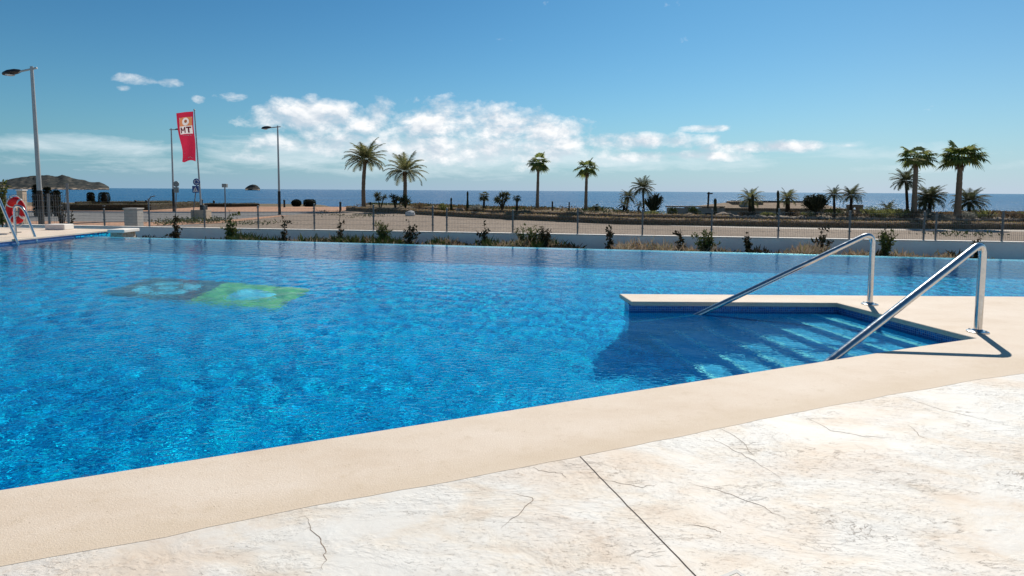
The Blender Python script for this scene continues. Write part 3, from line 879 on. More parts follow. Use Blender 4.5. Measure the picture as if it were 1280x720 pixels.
# ------------------------------------------------------------------ planting bed, boundary wall, outside ground
def wall_y(x): return 22.82 - .153 * x
m = MB()
for i in range(30):
    x0, x1 = -32 + i * 2.2, -32 + (i + 1) * 2.2
    for j in range(6):
        f0, f1 = j / 6, (j + 1) / 6
        def pt(x, f):
            y = weir_y(x) * (1 - f) + (wall_y(x) + .1) * f
            return (x, y, -.85 + .05 * mnoise.noise((x * .6, y * .6, 2)))
        m.quad(pt(x0, f0), pt(x1, f0), pt(x1, f1), pt(x0, f1))
tag(m.build('planting_bed', M['soil'], smooth=True), kind='structure')

t = thing('boundary_wall', (0, wall_y(0), -1.0), 'long low white rendered wall behind the far pool edge', 'wall')
m = MB(); c_ = MB()
X0, X1 = -34, 32
m.poly([(X0, wall_y(X0)), (X1, wall_y(X1)), (X1, wall_y(X1) + .2), (X0, wall_y(X0) + .2)], -1.2, -.225); m.build('wall_body', M['white_wall'], t)
c_.poly([(X0, wall_y(X0) - .03), (X1, wall_y(X1) - .03), (X1, wall_y(X1) + .23), (X0, wall_y(X0) + .23)], -.222, -.185); c_.build('wall_cap', M['wall_cap'], t, bevel=.008)

def smooth(a, b, x):
    t = min(1, max(0, (x - a) / (b - a))); return t * t * (3 - 2 * t)
HL = [(-200, 60), (-40, 60), (-15.9, 58.2), (-15.2, 56.4), (-9.7, 51.4), (-1.1, 42.9), (6.9, 36.9), (15, 35.3), (21.8, 34.3), (40, 34.0), (300, 34)]
def hedge_y(x):
    for a, b in zip(HL[:-1], HL[1:]):
        if a[0] <= x <= b[0]: return a[1] + (b[1] - a[1]) * (x - a[0]) / (b[0] - a[0])
    return 60
def edge_y(x): return 84 - 24 * smooth(-30, -14, x) - 8 * smooth(-14, 0, x) - 4 * smooth(4, 14, x) + .8 * mnoise.noise((x * .2, 0, 0))
def ground_z(x, y):
    dip = smooth(8, 11, x) * (1 - smooth(24, 27, x)) * smooth(37, 39, y)
    z = -.6 + (.6 - .38 * dip) * smooth(.5, 2.3, y - hedge_y(x)) * smooth(-17, -14, x)
    z -= 6.2 * smooth(edge_y(x), edge_y(x) + 9, y)
    return z
m = MB()
gx = [-260, -200, -150, -110, -85, -70] + list(np.arange(-60, 80.1, 1.0)) + [88, 100, 120, 150, 200, 260]
gy = [None] + list(np.arange(26, 110.1, .8))
for j, y in enumerate(gy):
    for x in gx:
        yy = (wall_y(x) + .21 if abs(x) < 60 else 20) if y is None else y
        if y is not None and abs(x) < 60: yy = max(yy, wall_y(x) + .25 + .02 * j)
        m.v.append((x, yy, ground_z(x, yy) + (.03 * mnoise.noise((x * .25, yy * .25, 4)) - .03 if y is not None and yy > 33 else -.01)))
n = len(gx)
for j in range(len(gy) - 1):
    for i in range(n - 1): m.f.append((j * n + i, j * n + i + 1, (j + 1) * n + i + 1, (j + 1) * n + i))
tag(m.build('ground', M['bank'], smooth=True), kind='structure')
# sea
m = MB()
m.add([(-60000, 40, -6), (60000, 40, -6), (60000, 70000, -6), (-60000, 70000, -6)], [(0, 1, 2, 3)])
tag(m.build('sea', M['sea']), kind='structure')

def sheet(name, pix, z, mat, thick=0.0):
    """flat area on the ground outlined in plan, with a kerb-high edge where thick"""
    pts = [gp(px, py, -.6) if not isinstance(px, str) else Vector((py[0], py[1], 0)) for px, py in pix]
    m = MB()
    m.poly([(p.x, p.y) for p in pts], z - max(thick, .002), z)
    return tag(m.build(name, mat), kind='structure')
P_ = lambda x, y: ('w', (x, y))
sheet('gravel_lot', [P_(-17.4, wall_y(-17.4) + .22), P_(40, wall_y(40) + .22), P_(40, 33.6), P_(21, 33.8), P_(14, 35), P_(7, 36.6), P_(-1, 42.6), P_(-9.7, 51.5), P_(-16.5, 57.5), P_(-17.6, 46), P_(-17.9, 34)], -.580, M['gravel'])
sheet('road', [P_(-90, 35.5), P_(-17.5, 34.8), P_(-17.4, 46), P_(-16.5, 52), P_(-24, 49.5), P_(-40, 49.0), P_(-90, 47)], -.582, M['road'])
sheet('pavement', [P_(-90, wall_y(-60)), P_(-40, wall_y(-40) + .22), P_(-17.4, wall_y(-17.4) + .22), P_(-17.5, 34.8), P_(-90, 35.5)], -.572, M['road'])
sheet('pavement', [P_(-90, 47), P_(-40, 49.0), P_(-24, 49.5), P_(-16.5, 52), P_(-15.5, 60), P_(-15, 70), P_(-40, 66), P_(-90, 64)], -.566, M['paving'])
sheet('pavement', [P_(-36, 33.0), P_(-30, 32.2), P_(-19.5, 31.6), P_(-17.2, 34.5), P_(-17.1, 45.5), P_(-18.0, 45.5), P_(-18.6, 37), P_(-22, 35.4), P_(-36, 35.6)], -.562, M['paving'])
sheet('pale_strip', [P_(9.5, 35.0), P_(13, 33.6), P_(17, 32.6), P_(24, 32.0), P_(32, 31.8), P_(40, 31.6), P_(40, 33.2), P_(21, 33.5), P_(14, 34.6), P_(9.5, 35.8)], -.574, M['pale_strip'])
m = MB(); m.tube([(-60, 48.2, -.58), (-40, 48.95, -.58), (-24, 49.45, -.58), (-16.5, 51.95, -.58)], .11, 4); tag(m.build('kerb', M['kerb']), kind='structure')

# ------------------------------------------------------------------ islands
def island(name, pts, Y, depth, z_base=-8, seed=0):
    m = MB(); n = 110; rows = 20
    px0, px1 = pts[0][0], pts[-1][0]
    for j in range(rows + 1):
        v = j / rows
        for i in range(n + 1):
            px = px0 + (px1 - px0) * i / n
            for a, b in zip(pts[:-1], pts[1:]):
                if a[0] <= px <= b[0] + 1e-6: py = a[1] + (b[1] - a[1]) * (px - a[0]) / (b[0] - a[0]); break
            p = dp(px, py, Y)
            h = (p.z + 6) * ((v / .7) ** .9 if v < .7 else (1.35 - v) / .65)
            if j: h *= 1 + .13 * mnoise.fractal((px * .14, v * 4, seed), 1, 2, 5) * (1 if v < .68 else .35)
            y = Y + (v - .7) * depth; x = p.x * (y / Y)
            m.v.append((x, y, -6.5 + max(0.0, h + 1.5 if j not in (0, rows) else 0)))
    for j in range(rows):
        for i in range(n):
            a = j * (n + 1) + i; m.f.append((a, a + 1, a + n + 2, a + n + 1))
    return tag(m.build(name, M['land'], smooth=True), kind='structure')
island('headland', [(-60, 233), (-20, 230), (5, 227), (12, 224), (30, 221), (45, 219.5), (60, 219), (72, 221), (78, 219), (86, 221), (95, 224), (105, 225.5), (112, 227.5), (118, 228), (124, 227.5), (130, 230), (136.5, 234)], 2600, 380, seed=1)
island('islet', [(306.5, 235.5), (309, 233.5), (312.5, 231.6), (316, 231), (319, 231.2), (322, 232.4), (325, 235.5)], 3200, 70, seed=7)

# ------------------------------------------------------------------ fence on the wall
ft = thing('mesh_fence', (0, wall_y(0) + .1, -.185), 'grey wire mesh fence with slim posts along the top of the white wall', 'fence')
posts = [(131, 261, 0), (187, 249, 1), (256, 257, 0), (323, 257.5, 0), (393, 255, 0), (467, 256, 0), (541, 258, 0), (558.5, 260.5, 0), (641, 263, 0), (722, 260, 0), (803, 262, 0), (889.5, 262, 0), (973, 261, 0), (1062, 264, 0), (1155, 264.5, 0), (1170, 265, 0), (1253, 264, 0)]
fpos = []
for px, py, bent in posts:
    d = ray(px, 285)
    # intersection of the sight line with the wall line
    tt = 22.92 / (d.y + .153 * d.x); x = d.x * tt; y = d.y * tt
    z = EYE + ray(px, py).z * (y / ray(px, py).y)
    fpos.append((x, y, z))
dxp = 2.4
pre = [(fpos[0][0] - 2.1 * k, wall_y(fpos[0][0] - 2.1 * k) + .1, fpos[0][2]) for k in range(6, 0, -1)]
post_ = [(fpos[-1][0] + 2.4 * k, wall_y(fpos[-1][0] + 2.4 * k) + .1, fpos[-1][2]) for k in range(1, 4)]
allp = pre + fpos + post_
for (x, y, z) in allp:
    m = MB(); m.tube([(x, y, -.184), (x, y, z)], .033, 8)
    m.lathe((x, y, z), [(.037, -.01), (.037, .012), (.02, .024)], 8)
    if abs(x - fpos[1][0]) < .01:
        m.tube([(x, y, z - .05), (x + .04, y + .1, z + .10), (x + .17, y + .2, z + .14)], .022, 6)
    for zz in (.25, .55, .85): m.box(x - .045, x + .045, y - .04, y + .04, -.184 + zz, -.184 + zz + .03)
    m.build('fence_post', M['galv'], ft)
for (x0, y0_, z0_), (x1, y1_, z1_) in zip(allp[:-1], allp[1:]):
    if x1 - x0 < .8: continue
    m = MB(); top = min(z0_, z1_) - .07; L = math.hypot(x1 - x0, y1_ - y0_)
    ux = Vector((x1 - x0, y1_ - y0_, 0)) / L; uy = Vector((-ux.y, ux.x, 0)); uz = Vector((0, 0, 1))
    k = int(L / .06)
    for i in range(1, k):
        p = Vector((x0, y0_, 0)) + ux * (L * i / k)
        m.obox((p.x, p.y, (top - .15) / 2), ux, uy, uz, .0024, .0024, (top + .15) / 2)
    for i in range(6):
        zz = -.15 + (top + .15) * i / 5
        m.obox(((x0 + x1) / 2, (y0_ + y1_) / 2, zz), ux, uy, uz, L / 2 - .04, .003, .003)
    m.build('mesh_panel', M['galv'], ft)

# taller fence round the left terrace
lf = thing('terrace_fence', (-18, 22.3, 0), 'taller grey mesh fence behind the lifebuoy on the left terrace', 'fence')
lp = [dp(-22, 245, 22.6), dp(6, 240, 22.4), dp(60, 242, 21.9), dp(83.5, 229, 21.7)]
for p in lp:
    m = MB(); m.tube([(p.x, p.y, -.2), (p.x, p.y, p.z)], .04, 8); m.build('fence_post', M['galv'], lf)
for a, b in zip(lp[:-1], lp[1:]):
    m = MB(); L = (b - a).xy.length; ux = Vector((b.x - a.x, b.y - a.y, 0)) / L; uy = Vector((-ux.y, ux.x, 0)); uz = Vector((0, 0, 1))
    top = min(a.z, b.z) - .05; k = int(L / .10)
    for i in range(1, k):
        p = Vector((a.x, a.y, 0)) + ux * (L * i / k); m.obox((p.x, p.y, top / 2 + .05), ux, uy, uz, .0025, .0025, top / 2 - .05)
    for i in range(6): m.obox(((a.x + b.x) / 2, (a.y + b.y) / 2, .1 + (top - .1) * i / 5), ux, uy, uz, L / 2 - .04, .0035, .0035)
    m.build('mesh_panel', M['galv'], lf)

# ------------------------------------------------------------------ concrete cabinet, lamps, banner, signs
p0, p1 = dp(155.5, 283, 26.3), dp(171, 260.5, 26.3)
t = thing('utility_cabinet', ((p0.x + p1.x) / 2, 26.5, -.6), 'pale concrete utility cabinet standing right behind the white wall', 'cabinet')
m = MB(); m.box(p0.x, p1.x, 26.3, 26.75, -.6, p1.z - .05); m.build('cabinet_body', M['concrete'], t, bevel=.012)
m = MB(); m.box(p0.x - .03, p1.x + .03, 26.26, 26.79, p1.z - .048, p1.z + .01); m.build('cabinet_top', M['concrete'], t, bevel=.01)
m = MB(); m.box(p0.x + .17, p1.x - .03, 26.285, 26.298, -.45, p1.z - .12); m.build('cabinet_door', M['concrete'], t)

def street_lamp(foot_px, Y, top_px, head_px, sleeve_py, label, sleeve_mat, r0, sleeve_r=1.25, z0=-.6):
    top = dp(*top_px, Y); head = dp(*head_px, Y)
    foot = Vector((dp(*foot_px, Y).x, Y, z0)); dirv = (top - foot)
    t = thing('street_lamp', foot, label, 'street lamp')
    m = MB(); m.tube([foot, foot + dirv * .5, top], [r0, r0 * .8, r0 * .6], 14); m.build('pole', M['lamp_pole'], t, smooth=True)
    zs = dp(top_px[0], sleeve_py, Y).z
    f = (zs - z0) / (top.z - z0)
    m = MB(); m.tube([foot, foot + dirv * f], [r0 * sleeve_r, r0 * sleeve_r * .95], 14)
    m.lathe(foot, [(r0 * 2.1, 0), (r0 * 2.1, .03), (r0 * 1.4, .05)], 14)
    m.build('pole_sleeve', sleeve_mat, t, smooth=True)
    att = foot + dirv * .985
    h = Vector((head.x, att.y + .02, head.z)); back = att + (att - h).normalized() * abs(h.x - att.x) * .22
    m = MB(); m.tube([back, att, h.lerp(att, .45)], r0 * .42, 8); m.build('arm', M['lamp_pole'], t, smooth=True)
    w = abs(h.x - att.x) * .62; ax = (h - att).normalized()
    m = MB(); prof = [(.0, .02), (.1, .5), (.35, .9), (.65, 1), (.88, .75), (1, .1)]
    base = len(m.v); k = 14
    for u, r in prof:
        c = att.lerp(h, .42) + ax * (w * 1.28 * u)
        for i in range(k):
            a = 2 * PI * i / k; m.v.append((c.x, c.y + math.cos(a) * r * w * .34, c.z + (math.sin(a) * r * w * (.24 if math.sin(a) > 0 else .10)) + .01))
    for i in range(len(prof) - 1):
        for q_ in range(k):
            q2 = (q_ + 1) % k; m.f.append((base + i * k + q_, base + i * k + q2, base + (i + 1) * k + q2, base + (i + 1) * k + q_))
    m.build('lamp_head', M['lamp_head'], t, smooth=True)
    c = att.lerp(h, .42) + ax * (w * .8)
    m = MB(); m.lathe((c.x, c.y, c.z - w * .10), [(w * .1, -.035), (w * .24, -.01), (w * .26, .02)], 14); m.build('lamp_glass', M['lens'], t, smooth=True)
street_lamp((52.5, 289), 27.0, (39.5, 83), (9, 92.5), 238, 'tallest street lamp nearest the pool, its lower pole wrapped in a brown sleeve', M['post_wood'], .105, 1.12)
street_lamp((217.5, 267), 50.5, (214, 160.5), (224, 162), 236.5, 'street lamp just left of the red banner, pole black at the bottom', M['black_metal'], .085)
street_lamp((349.5, 268), 47.0, (347, 157), (330, 160.5), 239, 'street lamp standing alone right of the banner on terracotta paving', M['black_metal'], .09)

# banner on its leaning pole
YF = 40.0
fb, ftp = dp(252.3, 273, YF), dp(243, 138.5, YF); fb.z = -.6
t = thing('flagpole', fb, 'slender leaning flagpole set in a brown concrete block', 'flagpole')
m = MB(); m.tube([fb + Vector((0, 0, .2)), fb.lerp(ftp, .5), ftp], [.065, .05, .035], 10); m.lathe(ftp, [(.04, 0), (.06, .05), (.05, .1), (.01, .13)], 10); m.build('flagpole_shaft', M['lamp_pole'], t, smooth=True)
q0, q1 = dp(239, 273, YF - .3), dp(252.5, 262.5, YF - .3)
m = MB(); m.box(q0.x, q1.x + .3, YF - .35, YF + .35, -.6, q1.z); m.build('base_block', M['sandstone'], t, bevel=.02)
m = MB(); m.box(fb.x - .02, fb.x + .34, YF - .2, YF + .15, q1.z + .002, q1.z + .32); m.build('base_bracket', M['black_metal'], t, bevel=.01)
TL, TR, BL, BR = dp(220.3, 141.5, YF), dp(241.2, 138.8, YF), dp(227, 202, YF), dp(244.8, 201, YF)
def flag(u, v, off=0.0):
    p = (TL * (1 - u) + TR * u) * (1 - v) + (BL * (1 - u) + BR * u) * v
    y = .10 * math.sin(u * 6.0 + v * 2.2) * (1 - u * .7) + .05 * math.sin(v * 9 + u * 2)
    x = -.07 * math.sin(v * 6.5) * (1 - u)
    z = (-.06 * math.sin(u * 7.0)) * smooth(.75, 1, v) + .04 * math.sin(u * 5) * (1 - v) * .5
    return Vector((p.x + x, p.y + y - off, p.z + z))
t = thing('banner', TR, 'tall red banner with orange emblem square and MT lettering, hanging from the flagpole', 'banner')
def flag_patch(name, mat, u0, u1, v0, v1, off, back=False):
    m = MB(); nu, nv = 12, 20
    for s_ in ((off,) if not back else (off, -off)):
        b = len(m.v)
        for j in range(nv + 1):
            for i in range(nu + 1): m.v.append(tuple(flag(u0 + (u1 - u0) * i / nu, v0 + (v1 - v0) * j / nv, s_)))
        for j in range(nv):
            for i in range(nu): a = b + j * (nu + 1) + i; m.f.append((a, a + 1, a + nu + 2, a + nu + 1))
    return m.build(name, mat, t, smooth=True)
m = MB()
for u0_, u1_, v0_, v1_, nv in ((0, 1, 0, .105, 3), (0, .12, .105, .445, 8), (.93, 1, .105, .445, 8), (0, 1, .445, 1, 14)):
    nu = max(2, int(12 * (u1_ - u0_))); b0 = len(m.v)
    for jj in range(nv + 1):
        for ii in range(nu + 1): m.v.append(tuple(flag(u0_ + (u1_ - u0_) * ii / nu, v0_ + (v1_ - v0_) * jj / nv)))
    for jj in range(nv):
        for ii in range(nu): a = b0 + jj * (nu + 1) + ii; m.f.append((a, a + 1, a + nu + 2, a + nu + 1))
m.build('cloth', M['flag_red'], t, smooth=True)
m = MB(); asp_ = (TR - TL).length / (BL - TL).length
for k in range(48):
    q4 = []
    for a in (2 * PI * k / 48, 2 * PI * (k + 1) / 48):
        ca, sa = math.cos(a), math.sin(a)
        e = min((.405 + (-.005 if ca < 0 else .0)) / max(abs(ca), 1e-6), .09 / max(abs(sa) * asp_, 1e-6))
        q4.append((flag(.525 + .23 * ca, .195 + .23 * asp_ * sa, .001), flag(.525 + e * ca, .195 + e * asp_ * sa, .001)))
    m.quad(q4[0][0], q4[0][1], q4[1][1], q4[1][0])
m.build('emblem_square', M['flag_orange'], t, smooth=True)
flag_patch('letter_panel', M['flag_white'], .12, .93, .285, .445, .001)
m = MB()
def fdisc(m, cu, cv, r, off, n=18, r1=0.0, a0=0, a1=2 * PI):
    asp = (TR - TL).length / (BL - TL).length
    for i in range(n):
        x0, x1 = a0 + (a1 - a0) * i / n, a0 + (a1 - a0) * (i + 1) / n
        f = lambda rr_, a: flag(cu + rr_ * math.cos(a), cv + rr_ * asp * math.sin(a), off)
        m.quad(f(r1, x0), f(r, x0), f(r, x1), f(r1, x1))
fdisc(m, .525, .195, .23, .001, 24, .0)
m.build('round_emblem', M['flag_white'], t)
m = MB(); fdisc(m, .56, .19, .10, .028, 12); m.build('emblem_dot', M['flag_orange'], t)
def stroke(m, pts, w, off):
    for a, b in zip(pts[:-1], pts[1:]):
        a = Vector(a); b = Vector(b); d = b - a
        n = Vector((-d.y, d.x)); n.normalize()
        asp = (TR - TL).length / (BL - TL).length
        nn = Vector((n.x * w, n.y * w * asp))
        for i in range(8):
            p, q_ = a.lerp(b, i / 8), a.lerp(b, (i + 1) / 8)
            m.quad(flag(*(p - nn), off), flag(*(q_ - nn), off), flag(*(q_ + nn), off), flag(*(p + nn), off))
m = MB()
stroke(m, [(.22, .428), (.22, .305)], .040, .024); stroke(m, [(.50, .305), (.50, .428)], .040, .024)
stroke(m, [(.22, .312), (.36, .385)], .036, .026); stroke(m, [(.36, .385), (.50, .312)], .036, .027); m.build('letter', M['flag_letter'], t)
m = MB(); stroke(m, [(.58, .318), (.88, .318)], .042, .024); stroke(m, [(.73, .318), (.73, .428)], .045, .026); m.build('letter', M['flag_letter'], t)
for a, b, v_ in ((.30, .42, .475), (.45, .55, .475), (.58, .72, .475), (.76, .84, .475), (.5, .58, .93), (.62, .66, .915), (.7, .82, .94), (.2, .25, .82), (.3, .34, .95)):
    m = MB(); stroke(m, [(a, v_), (b, v_ + (.01 if v_ > .5 else 0))], .025, .018); m.build('small_print', M['flag_white'], t)

# road signs
def disc(m, c, r, th, n=22, yaw=0.0):
    ax = Matrix.Rotation(yaw, 3, 'Z'); b = len(m.v)
    for y in (-th / 2, th / 2):
        for k in range(n): m.v.append(tuple(Vector(c) + ax @ Vector((r * math.cos(2 * PI * k / n), y, r * math.sin(2 * PI * k / n)))))
    m.f.append(tuple(b + k for k in range(n))); m.f.append(tuple(b + n + k for k in range(n))[::-1])
    for k in range(n): m.f.append((b + k, b + n + k, b + n + (k + 1) % n, b + (k + 1) % n))
YS = 44.0
c1, c2, fo = dp(220.7, 230, YS), dp(220.7, 237.3, YS), dp(219.5, 268, YS)
t = thing('road_sign', (fo.x, YS, -.6), 'grey disc and square road signs seen from behind, beside a street lamp', 'road sign')
m = MB(); m.tube([(fo.x, YS, -.6), (c1.x, YS, c1.z + .15)], .03, 8); m.build('sign_post', M['galv'], t, smooth=True)
m = MB(); disc(m, (c1.x, YS - .05, c1.z), .215, .03); m.build('round_plate', M['sign_back'], t)
m = MB(); m.box(c2.x - .19, c2.x + .19, YS - .065, YS - .035, c2.z - .21, c2.z + .20); m.build('square_plate', M['sign_back'], t, bevel=.01)
YS = 39.5
c1, c2, fo = dp(246.3, 227.5, YS), dp(245, 236.6, YS), dp(240.5, 274, YS)
t = thing('road_sign', (fo.x, YS, -.6), 'blue roundabout disc above blue pedestrian crossing square on a leaning post', 'road sign')
m = MB(); m.tube([(fo.x, YS, -.6), (c1.x + .02, YS, c1.z + .15)], .032, 8); m.build('sign_post', M['galv'], t, smooth=True)
m = MB(); disc(m, (c1.x, YS - .06, c1.z), .235, .03); o = m.build('round_plate', M['sign_blue'], t)
m = MB()
for k in range(3):
    a0 = R_(100 + 120 * k)
    for i in range(5):
        x0, x1 = a0 - R_(78) * i / 5, a0 - R_(78) * (i + 1) / 5
        f = lambda r, a: (c1.x + r * math.cos(a), YS - .078, c1.z + r * math.sin(a))
        m.quad(f(.11, x0), f(.16, x0), f(.16, x1), f(.11, x1))
    e = a0 - R_(78); m.tri((c1.x + .08 * math.cos(e), YS - .079, c1.z + .08 * math.sin(e)), (c1.x + .19 * math.cos(e), YS - .079, c1.z + .19 * math.sin(e)), (c1.x + .135 * math.cos(e - .4), YS - .079, c1.z + .135 * math.sin(e - .4)))
m.build('arrow', M['sign_white'], o)
m = MB(); m.box(c2.x - .215, c2.x + .215, YS - .075, YS - .045, c2.z - .225, c2.z + .225); o = m.build('square_plate', M['sign_blue'], t, bevel=.01)
m = MB(); m.tri((c2.x - .17, YS - .08, c2.z - .16), (c2.x + .17, YS - .08, c2.z - .16), (c2.x, YS - .08, c2.z + .17)); m.build('white_triangle', M['sign_white'], o)
m = MB(); yy = YS - .084
disc(m, (c2.x, yy, c2.z + .05), .022, .002, 8)
m.quad((c2.x - .02, yy, c2.z + .02), (c2.x - .02, yy, c2.z - .06), (c2.x + .02, yy, c2.z - .06), (c2.x + .02, yy, c2.z + .02))
m.quad((c2.x - .015, yy, c2.z - .06), (c2.x - .06, yy, c2.z - .14), (c2.x - .035, yy, c2.z - .14), (c2.x + .005, yy, c2.z - .06))
m.quad((c2.x, yy, c2.z - .06), (c2.x + .04, yy, c2.z - .14), (c2.x + .065, yy, c2.z - .14), (c2.x + .02, yy, c2.z - .06))
m.build('walking_figure', M['sign_black'], o)
YS = 36.0
c1, fo = dp(281, 232.2, YS), dp(282, 276, YS)
t = thing('post_with_box', (fo.x, YS, -.6), 'slim grey post with a small box on top right of the flagpole', 'post')
m = MB(); m.tube([(fo.x, YS, -.6), (c1.x, YS, c1.z)], .035, 8); m.build('post_shaft', M['galv'], t, smooth=True)
m = MB(); m.box(c1.x - .13, c1.x + .13, YS - .12, YS + .12, c1.z - .10, c1.z + .12); m.build('post_box', M['sign_back'], t, bevel=.015)

def terrace_Y(px, py, Y):
    """distance at which something whose foot shows at this pixel stands on the terrace"""
    if px < 440: return Y
    p = gp(px, py, 0.0)
    return max(p.y, hedge_y(p.x) + 2.0) if p.x > -17 else Y
# ------------------------------------------------------------------ vegetation builders
def rdir(r):
    while True:
        v = Vector((r.uniform(-1, 1), r.uniform(-1, 1), r.uniform(-1, 1)))
        if .05 < v.length < 1: return v.normalized()
def leaf(m, p, d, n, L, w):
    """pointed leaf as a bent pair of triangles"""
    s_ = d.cross(n)
    if s_.length < 1e-4: s_ = Vector((1, 0, 0))
    s_.normalize()
    mid = p + d * (L * .5)
    m.add((p, mid + s_ * w * .5, p + d * L - n * (L * .12), mid - s_ * w * .5), ((0, 1, 2, 3),))
def leaf_cloud(m, c, rad, n, L, w, r, shell=.55, flat=1.0, low=-1.0):
    c = Vector(c)
    for _ in range(n):
        d = rdir(r); k = (shell + (1 - shell) * r.random()) * (1 + .16 * mnoise.noise(d * 2.3 + c * .7))
        if d.z < low: d.z = abs(d.z)
        p = c + Vector((d.x * rad[0], d.y * rad[1], d.z * rad[2])) * k
        ld = (d + rdir(r) * .9).normalized(); leaf(m, p, ld, rdir(r), L * r.uniform(.6, 1.3), w * r.uniform(.7, 1.2))
def shrub(name, c, rad, n, L, mat, label, cat, seed, group=None, stem=True, lobes=5, w=None):
    """a bush on the ground at c: several leaf clumps round a short woody stem"""
    r = random.Random(seed); c = Vector(c)
    t = thing(name, c, label, cat, group)
    m = MB()
    for k in range(lobes):
        a = r.uniform(0, 2 * PI); q_ = r.uniform(.25, .62)
        lr = r.uniform(.42, .68)
        cc_ = c + Vector((math.cos(a) * rad[0] * q_, math.sin(a) * rad[1] * q_, rad[2] * r.uniform(.35, 1.2) * (1 - q_ * .4)))
        leaf_cloud(m, cc_, (rad[0] * lr, rad[1] * lr, rad[2] * lr * .9), n // lobes, L, w or L * .5, r, .3)
    m.v = [(v_[0], v_[1], max(v_[2], c.z + .005)) for v_ in m.v]
    m.build('foliage', mat, t)
    if stem:
        s_ = MB()
        for k in range(4):
            a = r.uniform(0, 2 * PI)
            s_.tube([c, c + Vector((math.cos(a) * rad[0] * .3, math.sin(a) * rad[1] * .3, rad[2] * .7)), c + Vector((math.cos(a) * rad[0] * .5, math.sin(a) * rad[1] * .5, rad[2] * 1.2))], [.03, .02, .008], 5)
        s_.build('stem', M['stem'], t)
    return t
def trunk(pts, r0, r1, seed=0, flare=1.35):
    m = MB(); r = random.Random(seed); P3 = [Vector(p) for p in pts]
    path = []; rad = []
    n = 26
    for i in range(n + 1):
        t = i / n
        if len(P3) == 3: p = P3[0] * (1 - t) ** 2 + P3[1] * 2 * t * (1 - t) + P3[2] * t * t
        else: p = P3[0].lerp(P3[1], t)
        path.append(p); rad.append((r0 + (r1 - r0) * t) * (1 + (flare - 1) * math.exp(-t * 9)) * (1 + .03 * (i % 2) + r.uniform(-.05, .05)))
    m.tube(path, rad, 12); return m
def date_crown(m, c, L, n, r, lo=-.5, hi=1.35, width=.30, leaf_w=.05, lean=Vector((0, 0, 0))):
    for k in range(n):
        a = 2 * PI * k * .381966 + r.uniform(-.2, .2)
        e = hi - (hi - lo) * ((k + .5) / n) ** .85 + r.uniform(-.12, .12)
        Lk = L * r.uniform(.85, 1.08); droop = r.uniform(.8, 1.25) * (1.0 if e < 1 else .7)
        seg = 10; p = Vector(c) + Vector((math.cos(a), math.sin(a), .3)) * (.05 * L)
        hd = Vector((math.cos(a), math.sin(a), 0)); side = Vector((-hd.y, hd.x, 0)); prev = p
        for i in range(seg):
            t = i / seg; ee = e - droop * t * t * 1.3
            d = hd * math.cos(ee) + Vector((0, 0, math.sin(ee))) + lean * .1
            q_ = p + d * (Lk / seg); up = side.cross(d).normalized()
            m.quad(p - side * .012 * L / 2, q_ - side * .008 * L / 2, q_ + side * .008 * L / 2, p + side * .012 * L / 2)
            if i >= 1:
                for h in (0, .5):
                    b = p.lerp(q_, h); tt = t + h / seg
                    ll = width * L * (math.sin(PI * min(1, .12 + tt * .88)) * .85 + .2)
                    for s_ in (-1, 1):
                        ld = (d * .75 + side * s_ * .8 - up * r.uniform(-.25, .1) + Vector((0, 0, -.22))).normalized()
                        tip = b + ld * ll * r.uniform(.85, 1.1); wv = d * (leaf_w * L * .5)
                        m.tri(b - wv, b + wv, tip)
            p = q_
def fan_crown(m, c, L, n, r, lo=-.55, hi=1.15, spread=1.0):
    for k in range(n):
        a = 2 * PI * k * .381966 + r.uniform(-.25, .25)
        e = hi - (hi - lo) * ((k + .5) / n) ** .8 + r.uniform(-.28, .28)
        hd = Vector((math.cos(a), math.sin(a), 0)); side = Vector((-hd.y, hd.x, 0))
        d = hd * math.cos(e) + Vector((0, 0, math.sin(e))); up = side.cross(d) * -1
        pl = L * r.uniform(.28, .62) * spread; p = Vector(c); q_ = p + d * pl + Vector((0, 0, -.06 * L))
        m.quad(p - side * .012, q_ - side * .012, q_ + side * .012, p + side * .012)
        d2 = (d + Vector((0, 0, -.30))).normalized(); nb = 15
        for i in range(nb):
            b = (i / (nb - 1) - .5) * 2 * 1.75
            ld = (d2 * math.cos(b) + side * math.sin(b)).normalized(); bl = L * .55 * r.uniform(.85, 1.1) * (1 - .18 * abs(b) / 1.75)
            mid = q_ + ld * bl * .6; tip = q_ + ld * bl + Vector((0, 0, -bl * r.uniform(.15, .45)))
            w_ = ld.cross(d2.cross(side)).normalized() * (.045 * L) if ld.cross(d2.cross(side)).length > .05 else side * .04
            m.add((q_, mid - w_, tip, mid + w_), ((0, 1, 2, 3),))
